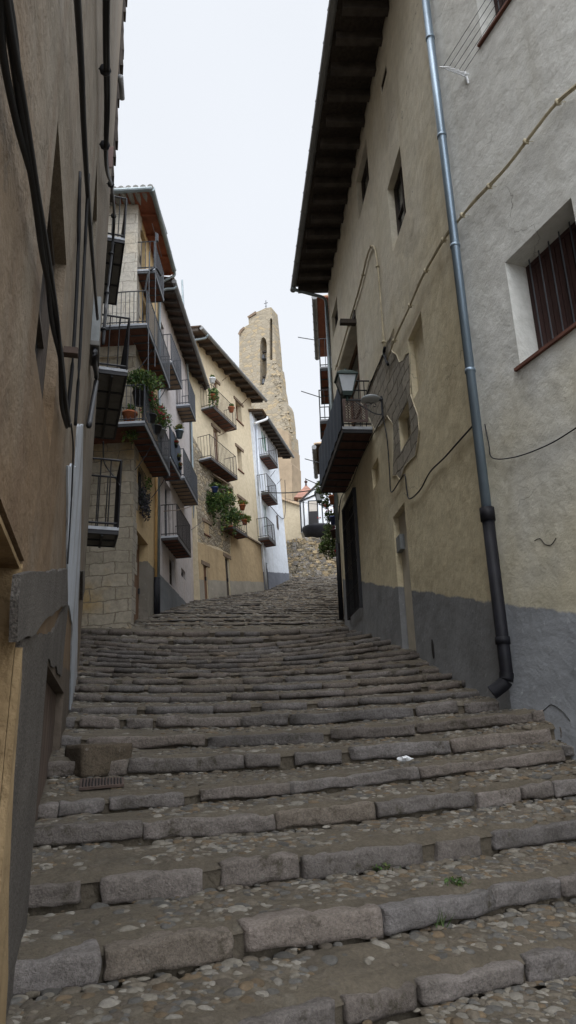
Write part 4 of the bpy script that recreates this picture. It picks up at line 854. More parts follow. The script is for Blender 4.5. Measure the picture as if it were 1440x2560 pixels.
u, v = T.hit(665, 772, -.6); mb = MB(T); mb.box(u-.03, u+.03, -.63, -.57, v-.1, v+1.05); mb.box(u-.22, u+.22, -.62, -.58, v+.68, v+.74); mb.box(u-.12, u+.12, -.62, -.58, v+.3, v+.34); mb.build('cross', M['greyiron'], ht)
# ================================================================== end of the street: field stone wall, beige building, small white house
W = Face(atd(790, 1442, 38), 3, 'F')
hw = thing('field_stone_wall', W, 'rough field stone retaining wall closing the top of the street', 'wall')
def rough_top(px, jag): return px
plate(W, [(716, 1520), (718, 1352), (730, 1349), (742, 1344), (757, 1347), (775, 1342), (795, 1345), (812, 1342), (830, 1344), (870, 1343), (905, 1345), (905, 1520)], [], -.8, 0, 'rub', hw, 'wall')
rm = MB(); r_ = random.Random(3)
for i in range(900):
    x = r_.uniform(718, 900); y = r_.uniform(1346, 1450); q = W.at(x, y, .0); s_ = r_.uniform(.06, .17); l = r_.uniform(.45, .95); c = r_.choice([(.36, .31, .22), (.24, .21, .16), (.42, .33, .20), (.30, .28, .25)]); c = tuple(k*l for k in c)
    rock(rm, q, Vector((1, 0, 0)), Vector((0, 1, 0)), Vector((0, 0, 1)), s_, .045, s_*r_.uniform(.4, .7), (3, 2, 2), .5, .03, i, c)
rm.build('face_stones', M['kerbc'], hw, False)
G = Face(atd(740, 1345, 43), 10, 'F')
hg = thing('beige_building', G, 'plain beige building with a tiled verge standing behind the stone wall', 'building')
plate(G, [(700, 1400), (700, 1248), (718, 1253), (745, 1262), (770, 1270), (850, 1280), (850, 1400)], [], -5, 0, 'beige', hg, 'wall')
mb = MB(G); a, b = G.hit(702, 1248), G.hit(790, 1276)
for i in range(16): t = i/16; u = a[0]+(b[0]-a[0])*t; v = a[1]+(b[1]-a[1])*t; mb.tube([G.P(u, .25, v+.02), G.P(u, -5, v+.8)], .09, 7)
mb.build('roof_tiles', M['roof'], hg)
S = Face(atd(790, 1330, 39.5), 6, 'F')
hs = thing('small_white_house', S, 'small white house with black framing, blind window and dark rounded base at the street end', 'house')
plate(S, [(752, 1332), (748, 1252), (790, 1212), (850, 1200), (860, 1320)], [], -4, 0, 'white', hs, 'wall')
def bar(F, pts, r, nm, m, par, n=.04):
    mb = MB(); q = [F.at(x, y, n) for x, y in pts]; mb.tube(q, r, 6); return mb.build(nm, M[m], par)
bar(S, [(748, 1254), (790, 1214), (800, 1205)], .06, 'roof_edge', 'dwood', hs); bar(S, [(748, 1254), (795, 1234), (830, 1226)], .05, 'eave_beam', 'iron', hs)
bar(S, [(750, 1254), (754, 1330)], .045, 'corner_bar', 'iron', hs); bar(S, [(758, 1251), (762, 1324)], .035, 'frame_bar', 'iron', hs); bar(S, [(803, 1236), (808, 1310)], .035, 'frame_bar', 'iron', hs)
u0, v1 = S.hit(772, 1254); u1, v0 = S.hit(795, 1312); mb = MB(S); mb.box(u0-.05, u1+.05, .002, .06, v0, v1+.05); fr_ = mb.build('window', M['iron'], hs)
mb = MB(S); mb.box(u0+.02, u1-.02, .06, .075, (v0+v1)/2+.05, v1-.02); mb.build('blind', M['blind'], fr_)
mb = MB(S)
for i in range(9): u = u0+(u1-u0)*i/8; mb.tube([S.P(u, .3, v0), S.P(u, .3, (v0+v1)/2)], .015, 4)
mb.tube([S.P(u0, .3, (v0+v1)/2), S.P(u1, .3, (v0+v1)/2)], .025, 4); mb.build('railing', M['rail_far'], fr_)
c = S.at(797, 1324, -.1); mb = MB(); mb.lathe(c-Vector((0, 0, .75)), [(.15, 0), (.55, .08), (.85, .35), (.98, .7), (.98, .85), (.9, .87)], 20); mb.build('rounded_base', M['blackpipe'], hs, True)
G2 = Face(atd(765, 1245, 48), 0, 'F'); hp = thing('red_roof_pavilion', G2, 'low red tiled pyramid roof with a small finial behind the white house', 'roof')
ap = G2.at(765, 1212, -2); ps = [G2.at(735, 1243, 0), G2.at(800, 1243, 0), G2.at(800, 1243, 0)+Vector((0, 4, 0)), G2.at(735, 1243, 0)+Vector((0, 4, 0))]
mb = MB(); mb.add([*ps, ap], [(0, 1, 4), (1, 2, 4), (2, 3, 4), (3, 0, 4), (0, 3, 2, 1)]); mb.build('roof', simple('red_tile', (.21, .105, .075), .9, var=.4, sc_=2), hp); mb = MB(); mb.lathe(ap-Vector((0, 0, .05)), [(.09, 0), (.05, .15), (.14, .3), (.03, .42), (.015, .6)], 8); mb.build('finial', M['redwood'], hp)
mb = MB(); mb.hexa([p+Vector((0, 0, k)) for k in (-6, -.02) for p in (ps[0]+Vector((.3, .3, 0)), ps[1]+Vector((-.3, .3, 0)), ps[3]+Vector((.3, -.3, 0)), ps[2]+Vector((-.3, -.3, 0)))]); mb.build('wall', M['beige'], hp)
# ================================================================== right side: ochre house with the big eave
R2 = Face(atd(862, 1560, 16.5), -5, 'R'); PIPE = 9.54
h6 = thing('eaved_house', R2, 'long ochre and grey rendered house with deep raftered eave on the right', 'house')
R2H = 9.4
def opr(a, b, dp): return op_px(R2, a, b, dp)
o_A = (6.80, 7.73, 5.12, 6.42, .17); o_B = opr((915, 345), (897, 552), .17); o_D = opr((965, 160), (954, 236), .07)
o_bd = (1.05, 3.5, 3.03, 6.2, .30); o_R = opr((1052, 778), (1033, 1000), .09); o_s = opr((945, 1142), (933, 1225), .08); o_door = (5.42, 6.23, -1.52, .9, .10); o_g = (.86, 2.3, .08, 2.5, .15)
o_C = opr((842, 740), (832, 850), .15)
n_in = opr((1022, 1000), (1003, 1130), .14)
ops = [o_A, o_B, o_D, o_bd, o_R, o_s, o_door, o_g, o_C, n_in]; print(ops)
wall(R2, 0, PIPE, -4, R2H, ops, M['R2'], h6, 6)
window(R2, o_A, h6, 'dwood', 'glass', (1, 1), fr=.05); window(R2, o_B, h6, 'dwood', 'glass', (1, 1)); window(R2, o_D, h6, 'dwood', 'glass', (0, 0), fr=.03)
window(R2, o_bd, h6, 'bwood', 'glass', (1, 3)); window(R2, o_g, h6, 'dwood', 'dark', (0, 0)); window(R2, o_C, h6, 'dwood', 'glass', (0, 1))
for o, mm in ((o_R, 'R2'), (o_s, 'R2'), (n_in, 'exposed')): mb = MB(R2); mb.box(o[0], o[1], -o[4]-.05, -o[4], o[2], o[3]); mb.build('niche_back', M[mm], h6)
dr = MB(R2); dr.box(o_door[0], o_door[1], -.15, -.10, o_door[2], o_door[3]); dr = dr.build('blocked_doorway', M['cream'], h6)
u_, v_ = R2.hit(1000, 1358, -.05); mb = MB(R2); mb.box(u_-.13, u_+.13, -.10, -.02, v_-.13, v_+.12); mb.build('meter_box', M['greybox'], dr); mb = MB(R2); mb.box(o_door[0]-.03, o_door[1]+.03, -.10, .10, o_door[2]-.02, o_door[2]+.12); mb.build('doorstep', M['kerb'], dr)
mb = MB(R2); a, b, c, d, _ = o_g
for i in range(13): u = a-.05+(b-a+.1)*i/12; mb.tube([R2.P(u, .06, c-.1), R2.P(u, .06, d+.05)], .010, 4)
for i in range(6): v = c-.1+(d-c+.15)*i/5; mb.tube([R2.P(a-.08, .06, v), R2.P(b+.08, .06, v)], .014, 4)
mb.box(a-.07, a-.03, .0, .07, c-.12, d+.07); mb.box(b+.03, b+.07, .0, .07, c-.12, d+.07); mb.box(a-.03, b+.03, .0, .07, d+.03, d+.07); mb.build('window_grille', M['iron'], h6)
ex_ops = [n_in]
hm = holes([(903, 1005), (930, 950), (962, 880), (985, 822), (978, 870), (1000, 905), (1026, 880), (1028, 985), (1040, 1020), (1050, 1075), (1040, 1140), (1015, 1165), (1003, 1200), (983, 1190), (985, 1130), (984, 1060), (970, 1040), (940, 1075)], ex_ops, R2, 'x', 'exposed', .012, .05, 4)
hm.build('exposed_masonry', M['exposed'], h6); mb = MB(R2); mb.tube([R2.P(a, .012, b) for a, b in R2.last+R2.last[:1]], [.008+.004*math.sin(i*1.7) for i in range(len(R2.last)+1)], 6); mb.build('broken_plaster_edge', M['R2'], h6)
gn = .94; gv = R2.hit(735, 745, gn)[1]; print('R2 gutter', R2.hit(735, 745, gn), R2.hit(850, 0, gn), R2.hit(820, 735), R2.hit(965, 0))
roof(R2, .02, PIPE-.05, .88, R2H+.0, 6, 3, h6, 'dwood', 'rafter', .55, .13, .20, .02)
gutter(R2, -.12, PIPE+.0, .96, R2H-.06, .075, 'dzinc', h6, clips=.62)
mb = MB(R2); mb.tube(smooth_path([R2.P(.06, .96, R2H-.1), R2.P(.06, .92, R2H-.18), R2.P(.05, .5, R2H-.3), R2.P(.04, .12, R2H-.42), R2.P(.04, .07, R2H-.7)]), .045, 8); mb.tube([R2.P(.04, .07, R2H-.7), R2.P(.04, .07, 1.9)], .05, 10); mb.build('far_downpipe', M['zinc'], h6, True)
mb = MB(R2); mb.tube([R2.P(.04, .08, 1.95), R2.P(.04, .08, .1)], .06, 10); mb.build('far_downpipe_foot', M['blackpipe'], h6, True)
u0, u1, v, nb = 1.0, 4.38, 3.02, .58
M['dtile'] = simple('dark_soffit_tile', (.085, .042, .034), .85, var=.4, sc_=3.5, bump=.2); bl = balcony(R2, u0, u1, v, nb, h6, 1.02, 'iron', 'dtile', 'slab', .42, .12, cloth='fabric')
mb = MB(R2); a, b = .08, nb-.02; lu = u1+.012
for vv in (v+.12, v+.56): mb.box(lu, lu+.02, a, b, vv, vv+.05)
for nn in (a, b-.05): mb.box(lu, lu+.02, nn, nn+.05, v+.17, v+.56)
for i in range(-4, 12):
    for sgn in (1, -1):
        p0 = (a+.05+(i*.055), v+.17); dn = .39*sgn; x0, x1 = (p0[0], p0[0]+.39) if sgn > 0 else (p0[0]+.39, p0[0])
        y0, y1 = v+.17, v+.56; lo_, hi_ = a+.05, b-.05
        t0, t1 = 0, 1
        for bd_, s2 in ((lo_, 1), (hi_, -1)):
            f0, f1 = (x0-bd_)*s2, (x1-bd_)*s2
            if f0 < 0 and f1 < 0: t0 = 2; break
            if f0 < 0: t0 = max(t0, -f0/(f1-f0))
            elif f1 < 0: t1 = min(t1, f0/(f0-f1))
        if t0 < t1: mb.tube([R2.P(lu+.01, x0+(x1-x0)*t0, y0+(y1-y0)*t0), R2.P(lu+.01, x0+(x1-x0)*t1, y0+(y1-y0)*t1)], .008, 4)
tag(mb.build('lattice_panel', M['lattice'], bl), 'brown wooden lattice panel on the near end of the railing')
mb = MB(R2); mb.box(3.1, 3.5, -.05, .03, 6.1, 6.25); mb.build('lintel', M['dwood'], h6)
bu_, bv_ = R2.hit(888, 806, .02); bn = solve_n(R2, 850, 806, bu_); print('beam n', bn)
mb = MB(R2); mb.box(bu_-.06, bu_+.06, .002, min(.6, abs(bn)), bv_-.05, bv_+.05); tag(mb.build('beam_end', M['dwood']), 'short dark timber sticking out above the tall balcony opening', 'beam')
PX = PIPE+.16
pipe(R2, [(PX, .07, 9.5), (PX, .07, -.42)], .052, 'galv', h6, 'downpipe')
mb = MB(R2); mb.tube([R2.P(PX, .07, -.36), R2.P(PX, .07, -2.0), R2.P(PX, .08, -2.1)], .062, 14); mb.tube([R2.P(PX, .07, -.50), R2.P(PX, .07, -.36)], .075, 14); mb.tube([R2.P(PX, .07, -1.75), R2.P(PX, .07, -1.68)], .072, 14)
mb.tube(smooth_path([R2.P(PX, .07, -2.02), R2.P(PX, .09, -2.10), R2.P(PX-.02, .16, -2.16), R2.P(PX-.04, .22, -2.20)]), .068, 14, False); mb.build('downpipe_shoe', M['blackpipe'], h6, True)
# beige cable bundles
CB = [(1500, 165), (1440, 215), (1385, 265), (1325, 340), (1260, 425), (1190, 500), (1150, 545)]
R1 = Face(R2.P(PIPE, 0, R2.hit(1275, 1745)[1]), -21, 'R')
def mixed(parts):
    out = []
    for F, pts, n in parts: out += [F.at(x, y, n) for x, y in pts]
    return out
def cable_w(pts, r, m, name, label, strands=1, spread=.02, ties=0, jit=0, cat='cable'):
    mb = MB(); r_ = random.Random(len(pts))
    for s_ in range(strands):
        off = Vector((0, r_.uniform(-1, 1), r_.uniform(-1, 1)))*spread if strands > 1 else Vector((0, 0, 0)); mb.tube(smooth_path([p+off+Vector((0, r_.gauss(0, jit), r_.gauss(0, jit))) for p in pts]), r*r_.uniform(.8, 1.15), 6)
    if ties:
        q = smooth_path(pts)
        for i in range(3, len(q)-1, ties): d = (q[i+1]-q[i]).normalized(); mb.tube([q[i]-d*.01, q[i]+d*.01], spread*1.2+r, 8); mb.tube([q[i]+Vector((-.01, 0, 0)), q[i]+Vector((.09, 0, 0))], .005, 4); mb.tube([q[i]+Vector((0, 0, -.03)), q[i]+Vector((.02, -.03, -.06))], .005, 4)
    return tag(mb.build(name, M[m], None, True), label, cat)
cable_w(mixed([(R1, CB, .07), (R2, [(1115, 590), (1080, 650), (1050, 705), (1020, 775), (990, 840), (968, 900)], .06)]), .011, 'bcable', 'cable_bundle', 'long twisted beige cable bundle crossing over the silver downpipe', 6, .020, 8, .006)
cable(R2, [(838, 925), (852, 880), (875, 800), (900, 715), (918, 640), (930, 616), (940, 640), (950, 740), (960, 870)], .013, 'bcable', 'cable_loop', 'beige cable pair looping up and over on the ochre wall above the lamp', .04, 4, .018, ties=9)
cable(R2, [(962, 868), (960, 885), (970, 912)], .03, 'blackpipe', 'conduit', 'short dark conduit where the beige cables meet', .05)
cable(R2, [(958, 885), (935, 935), (915, 990)], .008, 'cable', 'cable', 'thin dark cable running from the short conduit down towards the lamp', .03, 2, .02)
cable(R2, [(958, 1045), (968, 1100), (974, 1180), (978, 1230), (1000, 1200), (1012, 1188), (1017, 1225), (1024, 1247), (1050, 1225), (1075, 1180), (1110, 1145), (1150, 1100), (1188, 1058)], .010, 'cable', 'cable', 'black cable zigzagging down the ochre wall below the lamp bracket', .03)
cable(R2, [(957, 1042), (930, 1090), (900, 1150), (875, 1215), (852, 1245), (846, 1300)], .010, 'cable', 'cable', 'black cable slanting along under the slate cloth balcony to the far downpipe', .04, 2, .015)
cable_w(mixed([(R1, [(1212, 1060), (1222, 1110), (1232, 1145), (1290, 1142), (1370, 1112), (1440, 1070), (1500, 1030)], .03)]), .008, 'cable', 'cable', 'thin grey cable running right from the downpipe across the grey wall')
# lamp on its bracket
lu, lv = 5.37, R2.hit(957, 1003)[1]; ln = solve_n(R2, 868, 1003, lu); print('lamp arm n', ln, 'v', lv); ln = max(.5, min(1.3, ln))
lm = thing('wall_lantern', R2.P(lu, 0, lv-.3), 'green roofed glass wall lantern on a scrolled iron bracket over the balcony', 'street lamp', 'street lanterns')
mb = MB(R2); mb.tube([R2.P(lu, .03, lv+.08), R2.P(lu, .03, lv-.34)], .018, 6); mb.tube([R2.P(lu, .02, lv), R2.P(lu, ln, lv)], .016, 6); mb.tube(smooth_path([R2.P(lu, .04, lv-.28), R2.P(lu, .2, lv-.24), R2.P(lu, ln-.15, lv-.03)]), .010, 5)
for cn, cv_, s_ in ((.17, lv-.10, 1), (.28, lv-.09, -1), (ln-.04, lv-.09, 1)): mb.tube([R2.P(lu, cn+s_*.06*math.cos(t/2.6)*(1-t/20), cv_+.06*math.sin(t/2.6)*(1-t/20)) for t in range(17)], .007, 4)
mb.build('bracket', M['greyiron'], lm)
def lantern(F, u, n, v, parent, s=1.0):
    """four sided tapering lantern standing on (u, n, v)"""
    P = lambda a, b, c: F.P(u+a*s, n+b*s, v+c*s)
    mb = MB(); mb.tube([P(0, 0, 0), P(0, 0, .10)], .03*s, 8); mb.hexa([P(x, y, z) for z, r_ in ((.10, .09), (.19, .125)) for y in (-r_, r_) for x in (-r_, r_)]); mb.build('base', M['lampgreen'], parent)
    g = MB(); g.hexa([P(x, y, z) for z, r_ in ((.192, .108), (.56, .19)) for y in (-r_, r_) for x in (-r_, r_)]); g.build('glass', M['frost'], parent)
    f = MB()
    for sx_ in (-1, 1):
        for sy in (-1, 1): f.tube([P(sx_*.118, sy*.118, .18), P(sx_*.205, sy*.205, .57)], .013*s, 5)
    f.hexa([P(x, y, z) for z, r_ in ((.56, .235), (.60, .235)) for y in (-r_, r_) for x in (-r_, r_)]); f.build('frame', M['lampgreen'], parent)
    r = MB(); r.hexa([P(x, y, z) for z, r_ in ((.602, .225), (.72, .10)) for y in (-r_, r_) for x in (-r_, r_)]); r.tube([P(0, 0, .72), P(0, 0, .80)], [.05*s, .02*s], 8); r.build('cap', M['lampgreen'], parent)
lantern(R2, lu, ln, lv-.02, lm, .8)
fu, fv = R2.hit(935, 1003, .2); fl = thing('street_light', R2.P(lu+.25, 0, lv), 'flat grey disc street light fixed beside the lantern bracket', 'street light')
mb = MB(); c = R2.P(lu+.05, .24, lv-.03); mb.lathe(c, [(.12, 0), (.165, .015), (.165, .035), (.12, .06), (.04, .07)], 18); mb.build('head', M['frost'], fl, True); mb = MB(R2); mb.tube([R2.P(lu+.05, 0, lv+.0), R2.P(lu+.05, .2, lv+.0)], .02, 6); mb.build('arm', M['greyiron'], fl)
mb = MB(R2); u_, v_ = R2.hit(912, 976, .05); mb.tube([R2.P(u_, .0, v_), R2.P(u_, .45, v_)], .014, 5); tag(mb.build('iron_peg', M['iron']), 'thin black iron peg jutting from the wall above the disc street light', 'peg')
u_, v_ = R2.hit(1083, 1622); mb = MB(R2); mb.prism([(u_+.05*math.cos(t*math.pi/8), v_+.13*math.sin(t*math.pi/8)) for t in range(16)], .0, .008); mb.build('vent_hole', M['dark'], h6)
# ------------------------------------------------------------------ near right grey house
h7 = thing('grey_rendered_house', R1, 'grey rendered house with two dark shuttered windows, nearest on the right', 'house')
dp1 = -solve_n(R1, 1345, 868, .79, -1, 0); print('R1 depth', dp1); dp1 = max(.12, min(.4, dp1))
w1 = (.79, 1.78, 3.2, 4.45, dp1); w2 = (.95, 1.9, 7.45, 8.75, dp1)
wall(R1, 0, 7, -4, 10.5, [w1, w2, (4, 5, 3.2, 4.45, .2)], M['R1'], h7, 6)
for o in (w1, w2):
    a, b, c, d, dp = o; mb = MB(R1); mb.box(a, b, -dp-.06, -dp-.03, c, d); sh = mb.build('shutter', M['redwood'], h7); k = 12; mb = MB(R1)
    for i in range(k): mb.box(a+.05+(b-a-.1)*i/k+.006, a+.05+(b-a-.1)*(i+1)/k-.006, -dp-.03, -dp-.012, c+.05, d-.03)
    mb.build('slats', M['redwood'], sh); mb = MB(R1)
    for i in range(6): u = a+.12+(b-a-.24)*i/5; mb.tube([R1.P(u, -dp+.05, c), R1.P(u, -dp+.05, d)], .008, 5)
    mb.build('window_bars', M['greyiron'], sh); mb = MB(R1); mb.box(a-.0, a+.05, -dp-.03, -dp+.0, c, d); mb.box(b-.05, b, -dp-.03, -dp, c, d); mb.box(a+.05, b-.05, -dp-.03, -dp, d-.05, d); mb.build('window_frame', M['redwood'], sh)
    mb = MB(R1); mb.box(a-.06, b+.1, -dp+.02, .035, c-.035, c-.002); mb.build('sill', M['tile'], h7)
window(R1, (4, 5, 3.2, 4.45, .2), h7)
mb = MB(R1); mb.box(-.02, 7, -.02, .35, 10.5, 10.6); mb.build('eave', M['rafter'], h7)
cu0, cv0 = R1.hit(1160, 188, .05); cn1 = solve_n(R1, 1103, 145, cu0, 0, 2); print('clothes', cu0, cv0, cn1); cn1 = max(.25, min(.7, cn1))
cr = thing('clothes_line', R1.P(cu0, 0, cv0), 'five clothes lines on a white zigzag bracket under the upper right window', 'clothes line')
mb = MB(R1); zz = []
for i in range(11): zz.append(R1.P(cu0+(.10 if i % 2 else -.04), .03+(cn1-.03)*i/10, cv0+(-.10 if i % 2 else .05)))
mb.tube(zz, .011, 6); mb.tube([R1.P(cu0, 0, cv0-.12), R1.P(cu0, .03, cv0+.06)], .014, 6); mb.tube([R1.P(cu0, 0, cv0-.02), R1.P(cu0, cn1, cv0)], .006, 5); mb.build('bracket', M['white'], cr)
mb = MB(R1)
for i in range(5): n_ = .06+(cn1-.08)*i/4; mb.tube([R1.P(cu0, n_, cv0+.03), R1.P(cu0+2.4, n_, cv0+.03)], .0035, 4)
mb.build('lines', M['cable'], cr); mb = MB(R1); mb.tube([R1.P(cu0+2.4, 0, cv0), R1.P(cu0+2.4, cn1, cv0+.03)], .010, 6); mb.build('far_arm', M['white'], cr)
def crack(px, F, nm, lab=None):
    mb = MB(); mb.tube(smooth_path([F.at(x, y, .002) for x, y in px], sub=3), .004, 4); return mb.build(nm, M['dark'], h7)
crack([(1352, 1783), (1368, 1768), (1378, 1762), (1395, 1770), (1412, 1785), (1425, 1802)], R1, 'crack'); crack([(1336, 1352), (1350, 1346), (1362, 1360), (1378, 1362), (1390, 1345)], R1, 'crack')
# ------------------------------------------------------------------ houses further up on the right (seen by what sticks out)
R3 = Face(R2.P(-.55, -.25, 0), 3.2, 'R')
h8 = thing('flower_house', R3, 'house past the far downpipe with red boarded eave and small balconies', 'house')
wall(R3, -9, .3, -4, 8.6, [(-3, -2, 2, 4, .2)], M['beige'], h8, 5); window(R3, (-3, -2, 2, 4, .2), h8)
def hang(near, far_, dn):
    p = atd(*near, dn); r = ray(*far_); q = r*(p.z/r.z); p, q = p-R3.O, q-R3.O
    print('R3', [round(x, 2) for x in (q.dot(R3.U), p.dot(R3.U), p.z, p.dot(R3.N), q.dot(R3.N))]); return q.dot(R3.U), p.dot(R3.U), p.z, p.dot(R3.N)
for nr_, fr__ in (((799, 920), (801, 1005)), ((799, 1052), (800, 1092))):
    a, b, v, n3 = hang(nr_, fr__, 17.6); balcony(R3, a, b, v, n3, h8, .95, 'greyiron', 'redboard', 'slab', .5, .14)
ea, eb, ev, n3 = hang((786, 745), (790, 893), 17.2); mb = MB(R3); mb.box(ea, eb, -4.5, n3-.05, ev, ev+.05); rr_ = mb.build('roof', M['redboard'], h8)
gutter(R3, ea-.05, eb+.05, n3, ev, .075, 'dzinc', h8, clips=.4); mb = MB(R3)
for i in range(int((eb-ea)/.22)): mb.tube([R3.P(ea+.1+i*.22, n3+.05, ev+.13), R3.P(ea+.1+i*.22, -4.5, ev+.9)], .1, 7)
mb.build('roof_tiles', M['roof'], rr_)
R4 = R3; h9 = thing('far_right_house', Face(R3.P(-9.3, 0, 0), 3.2, 'R'), 'grey house edge with zinc gutter further up the right side', 'house')
ua, ub, gvv, gnn = hang((785, 1118), (797, 1192), 27)
wall(R4, ua, ub, -4, gvv+.1, [(ua+.5, ua+1.3, 2.4, 3.6, .2)], M['beige'], h9, 4.5); window(R4, (ua+.5, ua+1.3, 2.4, 3.6, .2), h9)
mb = MB(R4); mb.box(ua, ub, -4.5, gnn-.05, gvv+.12, gvv+.17); rr_ = mb.build('roof', M['board'], h9); gutter(R4, ua, ub, gnn, gvv, .09, 'dzinc', h9, clips=.6); mb = MB(R4)
for i in range(int((ub-ua)/.225)): mb.tube([R4.P(ua+.1+i*.225, gnn, gvv+.2), R4.P(ua+.1+i*.225, -4.5, gvv+.9)], .1, 7)
mb.build('roof_tiles', M['roof'], rr_)
for (a, b), d_, lab in ((((745, 843), (800, 852)), 21, 'topmost'), (((753, 978), (800, 993)), 21, 'second from the top'), (((762, 1147), (806, 1159)), 23, 'third, below the zinc gutter,'), (((763, 1197), (806, 1216)), 23, 'lowest')):
    q0, q1 = atd(*a, d_), atd(*b, d_+.3); mb = MB(); mb.tube([q0, q1, q1+(q1-q0)*.5], .016, 5); mb.build('clothes_arm', M['greyiron'], h8)
# climbing greenery and pots beyond the far downpipe
r_ = random.Random(12); vt = thing('climbing_vine', atd(822, 1395, 19.5), 'leafy green vine with red flowers hanging beside the far downpipe', 'vine')
mb = MB(); q = []
for x, y, s_ in ((800, 1218, .16), (812, 1225, .22), (826, 1225, .2), (815, 1260, .12), (822, 1290, .13), (820, 1325, .16), (828, 1350, .18), (812, 1355, .16), (822, 1378, .2), (835, 1370, .18), (806, 1370, .12), (834, 1300, .1), (838, 1250, .14)):
    q.append((atd(x, y, 19.6), s_))
def cf(): c, s_ = r_.choice(q); return in_ball(c, s_, .3, s_*1.3, r_)()
leaves(mb, cf, 2600, .042, [(.09, .15, .04), (.05, .09, .028), (.14, .19, .06), (.035, .06, .02), (.17, .2, .07)], r_); mb.build('foliage', M['leaf'], vt)
mb = MB(); mb.tube(smooth_path([atd(815, 1225, 19.7), atd(822, 1290, 19.7), atd(824, 1340, 19.7), atd(822, 1392, 19.7)]), .02, 5); mb.tube(smooth_path([atd(833, 1225, 19.8), atd(836, 1290, 19.8), atd(834, 1340, 19.8), atd(830, 1392, 19.8)]), .03, 5); mb.build('stems', M['stem'], vt)
mb = MB()
for x, y in ((832, 1240), (834, 1268), (830, 1275), (818, 1275), (838, 1378), (797, 1295), (812, 1262), (834, 1318)): leaves(mb, in_ball(atd(x, y, 19.3), .05, .05, .05, r_), 14, .03, [(.4, .02, .02), (.35, .03, .06)], r_)
mb.build('flowers', M['petal'], vt)
for x, y, pt, lab in ((832, 1250, 'terra', 'terracotta pot high on the vine covered corner'), (834, 1302, 'blue', 'violet blue pot in the middle of the vine'), (837, 1335, 'redwood', 'dark red pot low in the vine beside the far downpipe')):
    c = atd(x, y+10, 19.2); mb = MB(); mb.lathe(c, [(.07, 0), (.11, .2), (.12, .2), (.12, .24), (.09, .24)], 12); tag(mb.build('flower_pot', M[pt], None, True), lab, 'flower pot', 'pots in the vine')
ff = R3; lm2 = thing('wall_lantern', atd(800, 1262, 23.5), 'small distant lantern in front of the vine and the little white house', 'street lamp', 'street lanterns')
c = atd(799, 1262, 23.5); FF = Face(c, 0, 'F'); lantern(FF, 0, 0, 0, lm2, .75); mb = MB(); mb.tube([c, c+Vector((1.6, .6, 0))], .018, 6); mb.build('bracket', M['greyiron'], lm2)
def wire(a, b, sag, lab, r=.012):
    pts = [a.lerp(b, i/10)+Vector((0, 0, -sag*4*(i/10)*(1-i/10))) for i in range(11)]; mb = MB(); mb.tube(pts, r, 5); tag(mb.build('overhead_wire', M['cable']), lab, 'wire')
wire(L5.at(652, 1229, .1), atd(806, 1221, 26), .12, 'thick black cable crossing the street from the white house', .025)
wire(L5.at(712, 1246, .1), atd(840, 1262, 30), .1, 'thin overhead wire low across the street end', .012)
wire(atd(716, 1205, 40), atd(830, 1200, 30), .1, 'faint overhead wire in front of the church base', .008) if False else None
cable(L5, [(655, 1238), (680, 1270), (710, 1296), (713, 1235), (712, 1200)], .02, 'cable', 'cable', 'black cable drooping across the white house wall', .06)
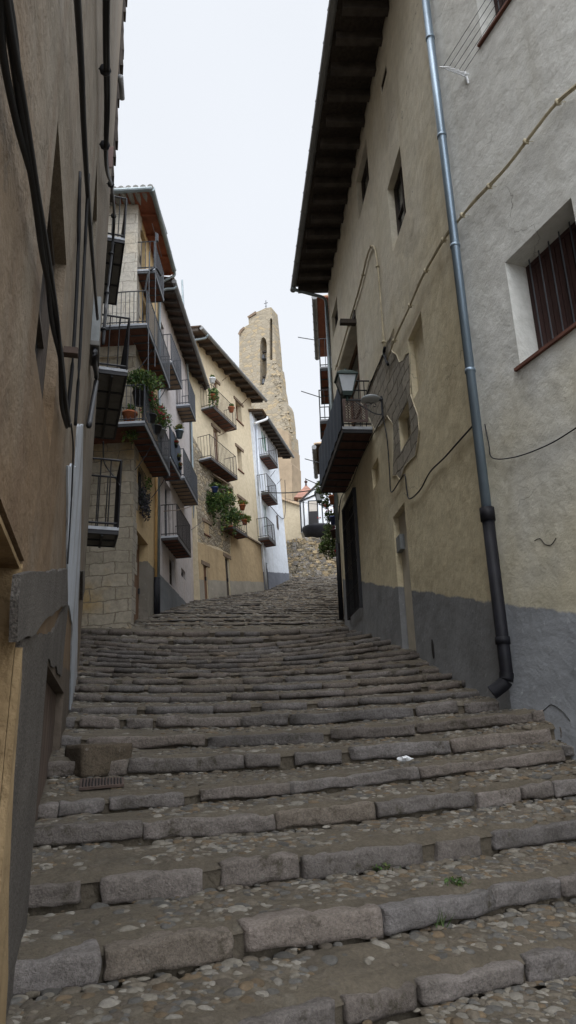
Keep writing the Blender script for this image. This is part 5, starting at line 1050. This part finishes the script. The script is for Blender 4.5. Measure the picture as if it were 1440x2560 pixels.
# ================================================================== small things on the steps
def gfind(px, py):
    best = None
    for k in range(K0-1, NSTEP):
        for s in (.05, .2, .35, .5, .65, .8, .95):
            for j in range(61):
                p = ground(k, s, j/60*1.2-.05); x, y = proj(p); d = (x-px)**2+(y-py)**2
                if best is None or d < best[0]: best = (d, p)
    return best[1]
p = gfind(1020, 1899); mb = MB(); r_ = random.Random(2); V0 = ICOV*np.array([.055, .03, .022]); V0 = V0*(1+.5*np.sin(V0[:, [1, 2, 0]]*120)); mb.add([p+Vector(tuple(v))+Vector((0, 0, .02)) for v in V0], [tuple(f) for f in ICOF]); tag(mb.build('crumpled_paper', M['white']), 'crumpled scrap of white paper lying on a tread', 'litter')
p0 = gfind(265, 1970); gr = thing('drain_grate', p0, 'rusty slotted iron drain grate in the tread beside the left wall', 'drain'); mb = MB()
a0, a1, a2, a3 = [gfind(x, y)+Vector((0, 0, .012)) for x, y in ((208, 1982), (322, 1974), (205, 1960), (314, 1952))]
mb.hexa([a0, a1, a2, a3]+[q_+Vector((0, 0, .018)) for q_ in (a0, a1, a2, a3)]); mb.build('frame', M['rust'], gr); mb = MB()
for i in range(1, 14): t = i/14; e0, e1 = a0.lerp(a1, t), a2.lerp(a3, t); mb.tube([e0.lerp(e1, .12)+Vector((0, 0, .02)), e0.lerp(e1, .88)+Vector((0, 0, .02))], .006, 4)
mb.build('slots', M['dark'], gr)
q0 = gfind(180, 1925); rm = MB(); c0 = atd(228, 1888, 5.75); ax = (atd(296, 1880, 5.9)-atd(165, 1888, 5.6)).normalized()
rock(rm, gfind(238, 1938)+Vector((0, .17, .125)), ax, Vector((0, 0, 1)).cross(ax), Vector((0, 0, 1)), .235, .18, .135, (14, 8, 8), .10, .010, 5, (.085, .068, .048)); tag(rm.build('doorstep_block', M['kerbc'], None, True), 'sandstone doorstep block standing against the left wall', 'step')
for i, (x, y, hh, lab) in enumerate(((1082, 2300, .11, 'tuft of thin green grass growing under a kerb stone'), (1140, 2215, .04, 'small green weed between two kerb stones'), (940, 2165, .04, 'dark green moss tuft below a broken kerb stone'))):
    p = gfind(x, y); mb = MB(); r_ = random.Random(i)
    for _ in range(26):
        b = p+Vector((r_.gauss(0, .022 if i == 0 else .05), r_.gauss(0, .02), -.01)); t = b+Vector((r_.gauss(0, .03), r_.gauss(0, .03), hh*r_.uniform(.5, 1.1))); w_ = Vector((.004, 0, 0)); mb.add([b-w_, b+w_, t], [(0, 1, 2)], (.05*r_.uniform(.7, 1.3), .085, .02))
    if i: leaves(mb, in_ball(p+Vector((0, 0, .015)), .07, .04, .03, r_), 60, .014, GREENS, r_)
    tag(mb.build('grass_tuft' if i == 0 else 'weed', M['leaf']), lab, 'weed')
